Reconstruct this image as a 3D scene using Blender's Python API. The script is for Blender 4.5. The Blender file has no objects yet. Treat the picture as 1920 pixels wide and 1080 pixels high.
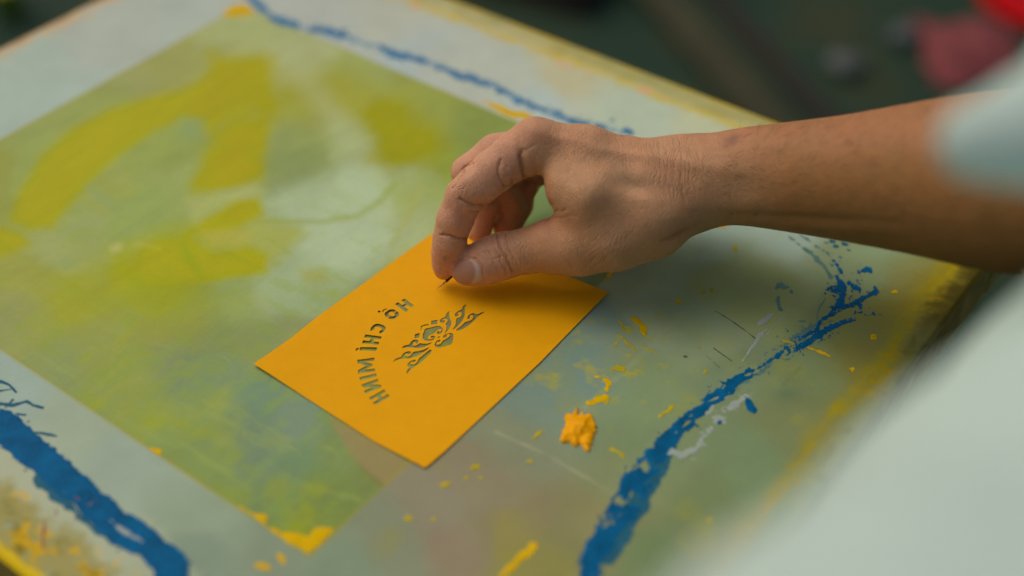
import bpy, math, random
import numpy as np
from mathutils import Vector, geometry
from mathutils.bvhtree import BVHTree

# ---------------------------------------------------------------- camera, world, sun
C = bpy.context.scene
rng = np.random.default_rng(7)
random.seed(7)
F_PX = 2458.0                    # focal length for a 1920 px wide picture
PITCH = math.radians(41.2)
DIST = 650.0                     # mm from the lens to the point of the screen in the middle of the view
SP, CP = math.sin(PITCH), math.cos(PITCH)
CAM = np.array([0.0, -DIST * CP, DIST * SP])
FWD = np.array([0.0, CP, -SP]); UPV = np.array([0.0, SP, CP]); RGT = np.array([1.0, 0, 0])

cd = bpy.data.cameras.new('camera'); cam = bpy.data.objects.new('camera', cd)
C.collection.objects.link(cam)
cam.location = CAM / 1000.0
cam.rotation_euler = (math.pi / 2 - PITCH, 0, 0)
cd.sensor_width = 36.0; cd.lens = F_PX / 1920 * 36.0
cd.clip_start = 0.01; cd.clip_end = 60
cd.dof.use_dof = True; cd.dof.focus_distance = 0.628; cd.dof.aperture_fstop = 2.3
C.camera = cam

SUN_EL, SUN_AZ = math.radians(56), math.radians(-52)   # azimuth measured from +Y towards +X
w = bpy.data.worlds.new("World"); C.world = w; w.use_nodes = True
nt = w.node_tree; bg = nt.nodes['Background']
sky = nt.nodes.new('ShaderNodeTexSky'); sky.sky_type = 'NISHITA'; sky.sun_disc = False
sky.sun_elevation = SUN_EL; sky.sun_rotation = SUN_AZ
sky.air_density = 1.0; sky.dust_density = 7.0; sky.ozone_density = 0.3
nt.links.new(sky.outputs[0], bg.inputs[0]); bg.inputs[1].default_value = 0.128
sd = bpy.data.lights.new('sun', 'SUN'); sd.energy = 1.0; sd.angle = math.radians(64); sd.color = (1, 0.88, 0.66)
sun = bpy.data.objects.new('sun', sd); C.collection.objects.link(sun)
sdir = Vector((math.sin(SUN_AZ) * math.cos(SUN_EL), math.cos(SUN_AZ) * math.cos(SUN_EL), math.sin(SUN_EL)))
sun.rotation_euler = sdir.to_track_quat('Z', 'Y').to_euler()
C.view_settings.view_transform = 'Standard'; C.view_settings.look = 'None'
C.view_settings.gamma = 1.0; C.view_settings.use_curve_mapping = False
C.view_settings.exposure = -0.64

# ---------------------------------------------------------------- coordinates
def at(px, py, z=0.0):
    """point (mm) at height z that the camera sees at photo pixel px,py"""
    px = np.asarray(px, float); py = np.asarray(py, float)
    a = (px - 960) / F_PX; b = (540 - py) / F_PX
    d = FWD + a[..., None] * RGT + b[..., None] * UPV
    t = (z - CAM[2]) / d[..., 2]
    return CAM + t[..., None] * d
def atd(px, py, depth):
    return CAM + depth * (FWD + (px - 960) / F_PX * RGT + (540 - py) / F_PX * UPV)
def proj(P):
    q = np.asarray(P) - CAM
    dz = q @ FWD
    return 960 + F_PX * (q @ RGT) / dz, 540 - F_PX * (q @ UPV) / dz, dz
def scale_at(P):
    return F_PX / ((np.asarray(P) - CAM) @ FWD)

# ---------------------------------------------------------------- numpy noise
def _hash(ix, iy, iz, seed):
    h = (ix.astype(np.int64) * 374761393 + iy.astype(np.int64) * 668265263 + iz.astype(np.int64) * 2147483647 // 7 + seed * 1274126177) & 0xffffffff
    h = ((h ^ (h >> 13)) * 1274126177) & 0xffffffff
    h = ((h ^ (h >> 16)) * 2246822519) & 0xffffffff
    return ((h ^ (h >> 15)) & 0xffff) / 65535.0
def vnoise(x, y, seed=0):
    ix = np.floor(x); iy = np.floor(y); fx = x - ix; fy = y - iy
    fx = fx * fx * (3 - 2 * fx); fy = fy * fy * (3 - 2 * fy)
    z = np.zeros_like(ix)
    a = _hash(ix, iy, z, seed); b = _hash(ix + 1, iy, z, seed); c = _hash(ix, iy + 1, z, seed); d = _hash(ix + 1, iy + 1, z, seed)
    return (a + (b - a) * fx) * (1 - fy) + (c + (d - c) * fx) * fy
def fbm(x, y, sc, seed=0, oct=4, rough=0.5):
    """-1..1, sc = size of the largest lump"""
    s = 0; amp = 1; tot = 0
    for o in range(oct):
        s = s + amp * (vnoise(x / sc * 2 ** o + 17.3 * o, y / sc * 2 ** o - 9.1 * o, seed + o) * 2 - 1); tot += amp; amp *= rough
    return s / tot * 1.6
def sstep(a, b, x):
    t = np.clip((x - a) / (b - a), 0, 1); return t * t * (3 - 2 * t)
def seg_dist(x, y, pts, widths=None):
    """distance to a polyline minus its width there"""
    best = np.full(x.shape, 1e9)
    for i in range(len(pts) - 1):
        ax, ay = pts[i]; bx, by = pts[i + 1]; dx, dy = bx - ax, by - ay
        t = np.clip(((x - ax) * dx + (y - ay) * dy) / (dx * dx + dy * dy + 1e-9), 0, 1)
        d = np.hypot(x - ax - t * dx, y - ay - t * dy)
        if widths is not None: d = d - (widths[i] + (widths[i + 1] - widths[i]) * t)
        best = np.minimum(best, d)
    return best
def poly_sd(x, y, pts):
    """signed distance, negative inside"""
    d = seg_dist(x, y, list(pts) + [pts[0]]); ins = np.zeros(x.shape, bool)
    n = len(pts)
    for i in range(n):
        ax, ay = pts[i]; bx, by = pts[(i + 1) % n]
        if ay == by: continue
        c = ((ay > y) != (by > y)) & (x < (bx - ax) * (y - ay) / (by - ay) + ax); ins ^= c
    return np.where(ins, -d, d)
def lin(c):
    c = np.asarray(c, float) / 255.0
    return np.where(c <= 0.04045, c / 12.92, ((c + 0.055) / 1.055) ** 2.4)
ALB = 1.0 / 0.80                 # photographed brightness of a fully reflecting matt surface is about 0.8
def alb(c): return np.clip(lin(c) * ALB, 0, 0.92)
def chaikin(p, n=1, closed=True):
    p = [tuple(q) for q in p]
    for _ in range(n):
        o = []; m = len(p)
        for i in range(m if closed else m - 1):
            a = p[i]; b = p[(i + 1) % m]
            o += [(a[0] * .75 + b[0] * .25, a[1] * .75 + b[1] * .25), (a[0] * .25 + b[0] * .75, a[1] * .25 + b[1] * .75)]
        p = o
    return p

# ---------------------------------------------------------------- object helpers
def link(o, parent=None):
    C.collection.objects.link(o)
    if parent is not None: o.parent = parent
    return o
def tag(o, label=None, cat=None, group=None, kind=None):
    if label: o['label'] = label
    if cat: o['category'] = cat
    if group: o['group'] = group
    if kind: o['kind'] = kind
    return o
def empty(name, loc=(0, 0, 0)):
    o = bpy.data.objects.new(name, None); link(o); o.location = loc; o.empty_display_size = 0.02; return o
def mesh_obj(name, V, Fc, mat, parent=None, smooth=True, mm=True):
    """V in mm, world coordinates; parents are Empties: mesh vertices are written relative to the parent"""
    V = np.asarray(V, float) * (0.001 if mm else 1)
    if parent is not None: V = V - np.array(parent.location)
    me = bpy.data.meshes.new(name)
    if isinstance(Fc, np.ndarray):
        k = Fc.shape[1]
        me.vertices.add(len(V)); me.vertices.foreach_set('co', V.astype(np.float32).ravel())
        me.loops.add(Fc.size); me.loops.foreach_set('vertex_index', Fc.astype(np.int32).ravel())
        me.polygons.add(len(Fc)); me.polygons.foreach_set('loop_start', np.arange(0, Fc.size, k, dtype=np.int32))
        me.update(calc_edges=True)
    else:
        me.from_pydata([tuple(v) for v in V], [], [tuple(int(i) for i in f) for f in Fc])
    me.materials.append(mat)
    me.polygons.foreach_set('use_smooth', np.full(len(me.polygons), smooth))
    me.update()
    o = bpy.data.objects.new(name, me); link(o, parent); return o
def set_color(o, name, col):
    a = o.data.color_attributes.new(name, 'FLOAT_COLOR', 'POINT')
    c = np.ones((len(col), 4), np.float32); c[:, :3] = col
    a.data.foreach_set('color', c.ravel())

def material(name, color=(.5, .5, .5), rough=.6, attr=None, noise=None, bump=None, spec=.4, sss=0, var=0.0, coat=0):
    m = bpy.data.materials.new(name); m.use_nodes = True; t = m.node_tree; b = t.nodes['Principled BSDF']
    b.inputs['Roughness'].default_value = rough; b.inputs['Specular IOR Level'].default_value = spec
    if coat: b.inputs['Coat Weight'].default_value = coat; b.inputs['Coat Roughness'].default_value = .15
    tc = t.nodes.new('ShaderNodeTexCoord')
    if attr:
        src = t.nodes.new('ShaderNodeVertexColor'); src.layer_name = attr; out = src.outputs[0]
    else:
        src = t.nodes.new('ShaderNodeRGB'); src.outputs[0].default_value = (*color, 1); out = src.outputs[0]
    if var:
        n = t.nodes.new('ShaderNodeTexNoise'); n.inputs['Scale'].default_value = noise or 200; n.inputs['Detail'].default_value = 6
        n.inputs['Roughness'].default_value = .65
        t.links.new(tc.outputs['Object'], n.inputs['Vector'])
        mr = t.nodes.new('ShaderNodeMapRange'); mr.inputs[1].default_value = .3; mr.inputs[2].default_value = .7
        mr.inputs[3].default_value = 1 - var; mr.inputs[4].default_value = 1 + var
        t.links.new(n.outputs[0], mr.inputs[0])
        mx = t.nodes.new('ShaderNodeVectorMath'); mx.operation = 'SCALE'
        t.links.new(out, mx.inputs[0]); t.links.new(mr.outputs[0], mx.inputs['Scale']); out = mx.outputs[0]
    t.links.new(out, b.inputs['Base Color'])
    if bump:
        prev = None
        for (sc, dist, det) in bump:
            n = t.nodes.new('ShaderNodeTexNoise'); n.inputs['Scale'].default_value = sc; n.inputs['Detail'].default_value = det
            t.links.new(tc.outputs['Object'], n.inputs['Vector'])
            bp = t.nodes.new('ShaderNodeBump'); bp.inputs['Distance'].default_value = dist; bp.inputs['Strength'].default_value = 1
            t.links.new(n.outputs[0], bp.inputs['Height'])
            if prev: t.links.new(prev, bp.inputs['Normal'])
            prev = bp.outputs[0]
        t.links.new(prev, b.inputs['Normal'])
    if sss:
        b.inputs['Subsurface Weight'].default_value = sss
        b.inputs['Subsurface Radius'].default_value = (1.0, .35, .18); b.inputs['Subsurface Scale'].default_value = .003
    return m

# ---------------------------------------------------------------- the printing screen: plane frame
cT = at(455, 12)[:2]; cR = at(1300, 368)[:2]; cB = at(580, 1042)[:2]; cL = at(-322, 439)[:2]
e1 = (cR - cT) + (cB - cL); e1 = e1 / np.hypot(*e1); e2 = np.array([e1[1], -e1[0]])
if e2 @ (cL - cT) < 0: e2 = -e2
def st(P): q = np.asarray(P)[..., :2] - cT; return q @ e1, q @ e2
def xy(s, t): return cT + np.asarray(s)[..., None] * e1 + np.asarray(t)[..., None] * e2
S_IN = ((cR - cT) @ e1 + (cB - cT) @ e1) / 2; T_IN = ((cB - cT) @ e2 + (cL - cT) @ e2) / 2
t_top = float(st(at(1460, 228))[1]); s_right = float(st(at(1725, 668))[0])
t_bot = float(st(at(0, 1045))[1]); s_left = float(st(at(75, 51))[0])
print('inner', S_IN, T_IN, 'outer s', s_left, s_right, 't', t_top, t_bot, 'corners', st(cR), st(cB), st(cL))

step = 0.75
ss = np.linspace(s_left, s_right, int((s_right - s_left) / step) + 1)
tt = np.linspace(t_top, t_bot, int((t_bot - t_top) / step) + 1)
Sg, Tg = np.meshgrid(ss, tt, indexing='ij')
XY = xy(Sg, Tg); X = XY[..., 0]; Y = XY[..., 1]
PX, PY, _ = proj(np.stack([X, Y, np.zeros_like(X)], -1))

def shepard(px, py, pts, pw=2.6, soft=45.0):
    num = np.zeros(px.shape + (3,)); den = np.zeros(px.shape)
    for (a, b, c) in pts:
        wt = 1.0 / ((px - a) ** 2 + ((py - b) * 1.1) ** 2 + soft ** 2) ** pw
        num += wt[..., None] * alb(c); den += wt
    return num / den[..., None]
wx = PX + 45 * fbm(X, Y, 40, 3); wy = PY + 35 * fbm(X, Y, 40, 9)
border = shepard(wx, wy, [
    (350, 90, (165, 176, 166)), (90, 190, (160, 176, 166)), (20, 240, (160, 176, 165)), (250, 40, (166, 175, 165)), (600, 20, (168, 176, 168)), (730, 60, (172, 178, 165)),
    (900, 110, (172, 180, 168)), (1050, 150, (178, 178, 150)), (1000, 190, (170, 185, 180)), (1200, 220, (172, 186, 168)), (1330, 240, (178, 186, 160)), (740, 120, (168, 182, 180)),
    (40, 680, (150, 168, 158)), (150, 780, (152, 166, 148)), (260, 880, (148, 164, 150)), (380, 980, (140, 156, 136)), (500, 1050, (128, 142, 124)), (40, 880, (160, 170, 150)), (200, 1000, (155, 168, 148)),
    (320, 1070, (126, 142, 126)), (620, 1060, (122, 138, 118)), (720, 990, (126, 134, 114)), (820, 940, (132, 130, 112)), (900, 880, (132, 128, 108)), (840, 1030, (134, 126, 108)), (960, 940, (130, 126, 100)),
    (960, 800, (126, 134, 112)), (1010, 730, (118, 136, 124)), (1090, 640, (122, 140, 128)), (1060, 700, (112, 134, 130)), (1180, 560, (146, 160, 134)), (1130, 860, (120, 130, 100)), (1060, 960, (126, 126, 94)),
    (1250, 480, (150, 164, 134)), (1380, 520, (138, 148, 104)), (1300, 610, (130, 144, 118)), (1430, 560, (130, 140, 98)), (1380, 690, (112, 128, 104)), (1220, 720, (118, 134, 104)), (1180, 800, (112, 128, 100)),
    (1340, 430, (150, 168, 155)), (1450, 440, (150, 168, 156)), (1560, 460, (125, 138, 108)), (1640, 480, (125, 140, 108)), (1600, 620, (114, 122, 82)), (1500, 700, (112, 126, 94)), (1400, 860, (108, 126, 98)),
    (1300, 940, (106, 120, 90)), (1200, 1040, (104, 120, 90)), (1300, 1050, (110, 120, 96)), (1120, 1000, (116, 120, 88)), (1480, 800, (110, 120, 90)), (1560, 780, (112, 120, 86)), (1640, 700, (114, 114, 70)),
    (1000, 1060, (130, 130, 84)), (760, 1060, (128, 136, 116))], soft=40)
inner = shepard(wx, wy, [
    (470, 60, (158, 168, 122)), (560, 90, (162, 172, 130)), (700, 140, (150, 162, 106)), (800, 190, (142, 152, 88)), (880, 230, (128, 142, 84)), (920, 280, (124, 142, 84)), (330, 130, (146, 152, 98)),
    (200, 190, (142, 154, 96)), (60, 260, (140, 152, 96)), (0, 330, (138, 146, 84)), (90, 330, (142, 156, 96)), (250, 170, (146, 152, 104)), (300, 270, (140, 154, 92)), (330, 330, (146, 160, 104)), (210, 350, (148, 158, 96)),
    (150, 430, (148, 160, 110)), (120, 480, (150, 162, 110)), (250, 400, (140, 158, 100)), (560, 270, (128, 144, 96)), (600, 330, (132, 146, 104)), (560, 210, (146, 156, 98)), (530, 430, (150, 166, 128)), (620, 420, (166, 182, 152)),
    (700, 380, (166, 182, 150)), (650, 470, (164, 182, 152)), (560, 540, (152, 170, 136)), (690, 330, (160, 178, 146)), (640, 230, (156, 170, 124)), (780, 380, (152, 166, 112)), (780, 440, (152, 166, 120)), (740, 270, (138, 142, 54)),  # pale tones around the middle hold painted sky haze
    (820, 330, (136, 150, 80)), (440, 540, (138, 156, 106)), (560, 600, (132, 142, 100)), (640, 540, (142, 160, 122)), (60, 540, (148, 154, 88)), (130, 580, (146, 150, 72)), (30, 620, (142, 150, 100)), (250, 560, (142, 150, 62)),
    (330, 620, (136, 142, 84)), (420, 620, (128, 144, 92)), (480, 620, (132, 142, 96)), (200, 640, (136, 146, 96)), (120, 690, (132, 146, 100)), (230, 720, (142, 152, 88)), (330, 720, (128, 142, 104)), (420, 700, (124, 142, 108)),
    (290, 780, (136, 150, 86)), (420, 780, (138, 152, 88)), (500, 760, (112, 136, 112)), (480, 830, (116, 136, 112)), (580, 800, (120, 140, 120)), (560, 870, (112, 136, 104)), (380, 850, (124, 142, 90)), (420, 920, (126, 142, 84)),
    (520, 920, (112, 134, 98)), (600, 930, (118, 136, 84)), (560, 980, (124, 136, 70)), (700, 870, (118, 132, 84)), (640, 850, (120, 138, 92)), (660, 770, (112, 134, 100)), (900, 700, (112, 122, 96)), (1000, 560, (118, 136, 112)),
    (800, 620, (112, 114, 84)), (730, 680, (110, 114, 84)), (860, 600, (112, 114, 86)), (700, 600, (112, 116, 84)), (1000, 420, (112, 134, 92)), (1020, 360, (112, 132, 90)), (1200, 400, (115, 134, 96))], soft=36)
def over(col, rgb, m):
    m = np.clip(m, 0, 1)[..., None]; return col * (1 - m) + alb(rgb) * m
# ghost of old yellow ink in the open mesh; pale sky reflections painted in
def shape(pts, blur, wob=6, seed=1):
    ox = PX + wob * fbm(X, Y, 32, seed, 4, .35); oy = PY + wob * fbm(X, Y, 32, seed + 5, 4, .35)
    return sstep(blur * 2.1, -blur * 2.1, poly_sd(ox, oy, pts))
n1 = fbm(X, Y, 22, 31); n2 = fbm(X, Y, 8, 41, 3); n3 = fbm(X * .35 + Y, Y * .35 - X, 18, 51)
inner = inner * (1 + 0.05 * n1 + .02 * n2)[..., None]
inner = over(inner, (150, 158, 52), sstep(.15, .9, n3) * .35 * sstep(430, 620, PY))
inner = over(inner, (108, 134, 108), sstep(.15, .9, fbm(X, Y, 30, 66)) * .35 * sstep(560, 700, PY))
inner = over(inner, (158, 156, 0), .97 * shape([(22, 415), (40, 360), (80, 300), (135, 248), (200, 210), (270, 186), (340, 172), (400, 148), (420, 180), (360, 212), (290, 240), (225, 285), (170, 335), (125, 385), (96, 425), (55, 430)], 9, 3, 2))
inner = over(inner, (158, 154, 0), .9 * shape([(0, 425), (45, 440), (60, 455), (20, 475), (-80, 500), (-80, 420)], 9, 8, 4))
inner = over(inner, (156, 152, 18), .82 * (0.85 + .3 * n1) * shape([(400, 105), (515, 98), (512, 200), (500, 270), (500, 350), (430, 352), (360, 362), (352, 340), (385, 260), (380, 225), (350, 200), (395, 160)], 10, 9, 6))
inner = over(inner, (156, 150, 0), .7 * shape([(410, 118), (495, 110), (490, 160), (440, 178), (400, 200), (360, 205), (390, 165)], 16, 10, 7))
inner = over(inner, (158, 152, 0), .7 * sstep(-.2, .6, n1) * shape([(385, 250), (480, 240), (495, 330), (380, 360)], 14, 9, 7))
inner = over(inner, (148, 146, 40), .72 * shape([(520, 130), (640, 140), (760, 190), (815, 250), (820, 300), (740, 290), (700, 250), (640, 225), (560, 200), (520, 200)], 24, 10, 8))
inner = over(inner, (168, 178, 140), .42 * shape([(500, 80), (550, 70), (600, 150), (650, 220), (715, 320), (700, 350), (640, 300), (590, 215), (530, 150)], 13, 8, 10))  # streak of window and sky reflection, painted as pale colour
inner = over(inner, (174, 192, 162), .65 * shape([(530, 352), (620, 330), (700, 322), (732, 345), (700, 385), (640, 408), (540, 412), (510, 380)], 12, 8, 11))  # painted reflection haze on the glossy film
inner = over(inner, (174, 192, 162), .4 * shape([(560, 450), (640, 420), (800, 415), (790, 450), (640, 520), (560, 500)], 22, 8, 11))  # fainter painted reflection below the main one
inner = over(inner, (136, 152, 78), .6 * sstep(10, -8, seg_dist(PX, PY, [(480, 415), (600, 416), (670, 405), (712, 378), (740, 345)], [3, 3, 4, 5, 4])))
inner = over(inner, (156, 154, 0), .95 * shape([(352, 440), (400, 405), (440, 372), (482, 368), (490, 400), (440, 425), (395, 432)], 8, 7, 12))
inner = over(inner, (156, 154, 0), .95 * shape([(262, 468), (300, 455), (350, 450), (400, 480), (470, 470), (498, 482), (495, 512), (400, 525), (290, 522), (262, 500)], 8, 6, 13))
inner = over(inner, (158, 160, 50), .5 * shape([(215, 455), (400, 400), (560, 425), (580, 440), (500, 512), (330, 530), (205, 545)], 9, 6, 14))
inner = over(inner, (168, 176, 120), .6 * shape([(350, 375), (480, 345), (500, 360), (430, 380), (360, 420)], 8, 6, 15))
inner = over(inner, (176, 170, 90), .5 * shape([(370, 430), (430, 428), (470, 440), (450, 462), (380, 465)], 9, 6, 16))
inner = over(inner, (184, 186, 140), .6 * sstep(13, -8, seg_dist(PX, PY, [(212, 468), (222, 463)], [3, 3])) + .2 * sstep(9, -6, seg_dist(PX, PY, [(255, 458), (300, 466)], [2, 2])))
inner = over(inner, (136, 152, 12), .6 * sstep(10, -6, seg_dist(PX, PY, [(345, 462), (362, 495), (378, 520)], [5, 7, 4])))
inner = over(inner, (128, 154, 116), .5 * shape([(165, 350), (185, 362), (212, 385), (205, 392), (175, 375)], 6, 5, 17) + .45 * shape([(118, 480), (140, 488), (148, 498), (125, 500)], 6, 5, 18) + .5 * shape([(340, 222), (378, 225), (375, 262), (340, 255)], 12, 5, 19))
inner = over(inner, (150, 148, 30), .55 * shape([(560, 505), (600, 500), (610, 520), (570, 525)], 9, 5, 20))
inner = over(inner, (152, 160, 70), .45 * shape([(180, 470), (260, 540), (480, 560), (300, 620), (60, 640), (60, 560)], 30, 10, 21))
inner = over(inner, (160, 166, 104), .4 * sstep(8, -3, seg_dist(PX, PY, [(735, 460), (760, 410), (790, 350)], [3, 5, 4])))
us, vs = (X * math.cos(.95) + Y * math.sin(.95)), (-X * math.sin(.95) + Y * math.cos(.95))
br1 = fbm(us / 5, vs, 5, 401, 5, .6); br2 = fbm(vs / 4, us, 7, 411, 5, .6)
low = sstep(520, 700, PY)
inner = over(inner, (104, 130, 104), sstep(.0, .8, br1) * .30 * low); inner = over(inner, (148, 162, 96), sstep(.1, .9, br2) * .4 * low)
inner = over(inner, (132, 150, 60), sstep(.1, .9, br1 - br2) * .3 * sstep(250, 500, PY))
inner = inner * (1 + .05 * br1 + .015 * fbm(X, Y, 3, 421, 3))[..., None]
# warm patch near the stencil corner: skin-toned reflection painted into the colour
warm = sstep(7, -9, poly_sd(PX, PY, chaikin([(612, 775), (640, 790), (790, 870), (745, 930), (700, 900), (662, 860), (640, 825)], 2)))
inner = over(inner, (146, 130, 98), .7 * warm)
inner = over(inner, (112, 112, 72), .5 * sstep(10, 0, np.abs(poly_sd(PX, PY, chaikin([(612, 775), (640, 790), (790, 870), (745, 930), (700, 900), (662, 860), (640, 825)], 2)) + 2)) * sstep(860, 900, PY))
border = over(border, (134, 130, 108), .2 * sstep(120, 10, np.hypot((PX - 890) * .8, PY - 880)) )  # brownish reflection of the person tinted into the border
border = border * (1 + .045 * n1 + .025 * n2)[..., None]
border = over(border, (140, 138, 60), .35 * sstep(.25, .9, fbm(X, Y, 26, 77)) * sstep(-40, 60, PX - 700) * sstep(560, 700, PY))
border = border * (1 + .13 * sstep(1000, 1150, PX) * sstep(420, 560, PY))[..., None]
# soft rectangle mask
rs = np.minimum(Sg, S_IN - Sg); rt = np.minimum(Tg, T_IN - Tg)
edge = np.where((rs > 0) & (rt > 0), np.minimum(rs, rt), np.minimum(rs, rt))
soft_r = 1.0
faded = sstep(0, 70, Sg - (S_IN - 0.5)) 
m_in = sstep(-.6, .6, edge)
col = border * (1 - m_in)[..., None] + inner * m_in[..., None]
line = np.exp(-(edge / 1.3) ** 2) * (0.55 + .3 * n1)
col = over(col, (150, 140, 50), .6 * line)
# thin lighter strip of tape lines
for (pl, wd, rgb, op) in [
    ([(1463, 436), (1356, 517), (1262, 611), (1090, 770)], 5, (150, 162, 138), .35),
    ([(930, 810), (1020, 850), (1150, 925)], 2.2, (165, 165, 140), .5),
    ([(1310, 565), (1240, 636)], 2.5, (140, 150, 128), .4),
    ([(1500, 690), (1470, 720)], 3, (95, 108, 80), .5)]:
    col = over(col, rgb, op * sstep(wd + 3, wd - 3, seg_dist(PX, PY, pl)) * (.7 + .5 * n2))
for (cx, cy, rx, ry, rgb, op) in [(1475, 740, 26, 14, (80, 105, 90), .45), (1640, 470, 60, 18, (140, 158, 130), .5), (1350, 435, 120, 22, (155, 175, 165), .5),
    (1130, 700, 60, 60, (110, 136, 132), .35), (1070, 660, 30, 80, (108, 136, 128), .35), (1500, 640, 30, 20, (100, 118, 92), .3), (1490, 750, 30, 12, (104, 112, 82), .2),
    (690, 790, 40, 30, (120, 112, 90), .0), (1100, 640, 60, 25, (150, 156, 60), .0)]:
    col = over(col, rgb, op * np.exp(-((PX - cx) / rx) ** 2 - ((PY - cy) / ry) ** 2))
# faint yellow scuffs right of the stencil
sc = sstep(.25, .75, fbm(X, Y, 6, 91, 5, .65)) * np.exp(-((PX - 1160) / 95.0) ** 2 - ((PY - 660) / 95.0) ** 2)
col = over(col, (170, 160, 40), .75 * sc)
sc = sstep(.35, .8, fbm(X, Y, 9, 95, 5, .6)) * np.exp(-((PX - 1060) / 60.0) ** 2 - ((PY - 700) / 60.0) ** 2)
col = over(col, (165, 160, 50), .6 * sc)
# stained margins along the frame
eT = Tg - t_top; eR = s_right - Sg; eB = t_bot - Tg; eL = Sg - s_left
nb = fbm(X, Y, 12, 101, 5, .6); nf = fbm(X, Y, 4, 111, 4, .6)
m = sstep(30, 16, eT + 9 * nb); col = over(col, (170, 164, 116), .7 * m)
m = sstep(20, 10, eT + 8 * fbm(X, Y, 20, 118)) ; col = over(col, (140, 138, 84), .75 * m * (0.7 + .5 * nb))
m = np.exp(-((eT - 19 + 3 * nb) / 2.6) ** 2); col = over(col, (190, 168, 60), .6 * m)
m = sstep(5, 1.5, eT + 2 * nb); col = over(col, (172, 146, 40), .85 * m)
pk = sstep(.55, .8, fbm(X, Y, 9, 121)); col = over(col, (205, 150, 130), .6 * pk * sstep(30, 24, eT) * sstep(12, 18, eT))
m = sstep(44, 30, eR + 6 * nb); col = over(col, (130, 118, 50), .42 * m * sstep(700, 520, PY) )
m = sstep(34, 16, eR + 5 * nb); col = over(col, (128, 112, 34), .7 * m * sstep(660, 560, PY))
nw = fbm(Sg * 2.2, Tg * .6, 14, 161, 5, .6)
m = np.exp(-((eR - 14 + 4 * nw) / 5.0) ** 2); col = over(col, (148, 138, 56), .85 * m * (.7 + .5 * nb))
m = sstep(-.1, .9, nf + .6 * nw) * np.exp(-((eR - 12 + 3 * nw) / 5.0) ** 2); col = over(col, (164, 138, 34), .55 * m)
m = sstep(.1, .8, fbm(Sg, Tg * .4, 5, 171)) * sstep(13, 4, eR); col = over(col, (88, 84, 36), .6 * m)
m = sstep(14, 3, eR + 4 * nb + 1.5 * nf) * sstep(680, 560, PY); col = over(col, (60, 54, 18), .9 * m)
m = sstep(48, 40, eB + 7 * nb); col = over(col, (165, 172, 150), .75 * m)
m = sstep(27, 18, eB + 6 * nb + 3 * nf); col = over(col, (140, 132, 74), .8 * m)
m = sstep(.1, .6, nf + .5 * nb) * sstep(30, 22, eB + 8 * nb) * sstep(4, 9, eB); col = over(col, (196, 158, 20), .75 * m)
m = sstep(.0, .8, fbm(Sg * .8, Tg * 1.6, 9, 131, 5, .7) + .3 * nf) * sstep(26, 15, eB); col = over(col, (92, 88, 34), .75 * m)
m = sstep(.3, .8, fbm(Sg, Tg, 6, 133, 5, .7)) * sstep(24, 16, eB); col = over(col, (140, 152, 130), .7 * m)
m = sstep(6, 4, eB + 1.2 * nb); col = over(col, (196, 172, 8), .95 * m)
m = sstep(16, 4, eL + 5 * nb); col = over(col, (186, 158, 120), .75 * m)
m = sstep(6, 1, eL + 3 * nb); col = over(col, (140, 118, 84), .7 * m)
m = sstep(.5, .85, fbm(X, Y, 5, 141)) * sstep(30, 12, eL); col = over(col, (190, 168, 110), .6 * m)
lum = col.mean(-1, keepdims=True); col = lum + (col - lum) * 1.24
col = np.clip(col, 0.003, .9)

frame = empty('printing_screen', tuple(np.append(xy((s_left + s_right) / 2, (t_top + t_bot) / 2), -32) / 1000))
tag(frame, 'large silk printing screen with green mesh window and paint stained white borders', 'printing screen')
nS, nT = Sg.shape
Z = 0.02 * fbm(X, Y, 60, 5) + .012 * fbm(X, Y, 5, 6) * (1 - m_in)
Z -= 1.5 * sstep(2.0, 0, np.minimum(np.minimum(eT, eB), np.minimum(eL, eR)))
V = np.stack([X, Y, Z], -1).reshape(-1, 3)
idx = np.arange(nS * nT).reshape(nS, nT)
Q = np.stack([idx[:-1, :-1], idx[1:, :-1], idx[1:, 1:], idx[:-1, 1:]], -1).reshape(-1, 4)
a, b, c = V[Q[0, 0]], V[Q[0, 1]], V[Q[0, 2]]
if np.cross(b - a, c - a)[2] < 0: Q = Q[:, ::-1].copy()
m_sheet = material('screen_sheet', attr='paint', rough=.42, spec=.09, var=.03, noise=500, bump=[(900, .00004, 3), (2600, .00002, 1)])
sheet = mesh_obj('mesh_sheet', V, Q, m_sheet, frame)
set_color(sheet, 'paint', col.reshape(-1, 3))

def beam(p, q, wd, z0, z1, name, mat, parent, bev=1.5):
    p = np.array(p); q = np.array(q); d = (q - p) / np.hypot(*(q - p)); n = np.array([-d[1], d[0]])
    prof = [(-wd / 2 + bev, z0), (wd / 2 - bev, z0), (wd / 2, z0 + bev), (wd / 2, z1 - bev), (wd / 2 - bev, z1), (-wd / 2 + bev, z1), (-wd / 2, z1 - bev), (-wd / 2, z0 + bev)]
    V = []; N = max(2, int(np.hypot(*(q - p)) / 8)); k = len(prof)
    for i in range(N + 1):
        c = p + (q - p) * i / N
        for (u, z) in prof:
            j = .25 * math.sin(i * 1.7 + u) + .2 * math.sin(i * .61 + z)
            V.append((*(c + n * (u + j)), z + (j * .5 if z > z0 + bev else 0)))
    Fc = []
    for i in range(N):
        for a in range(k):
            b = (a + 1) % k; Fc.append((i * k + a, i * k + b, (i + 1) * k + b, (i + 1) * k + a))
    Fc.append(tuple(range(k))[::-1]); Fc.append(tuple(N * k + a for a in range(k)))
    return mesh_obj(name, V, Fc, mat, parent, smooth=False)
m_wood = material('paint_stained_wood', tuple(alb((150, 128, 60))), .7, var=.35, noise=60, bump=[(150, .0006, 5)])
W = 34
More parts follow.
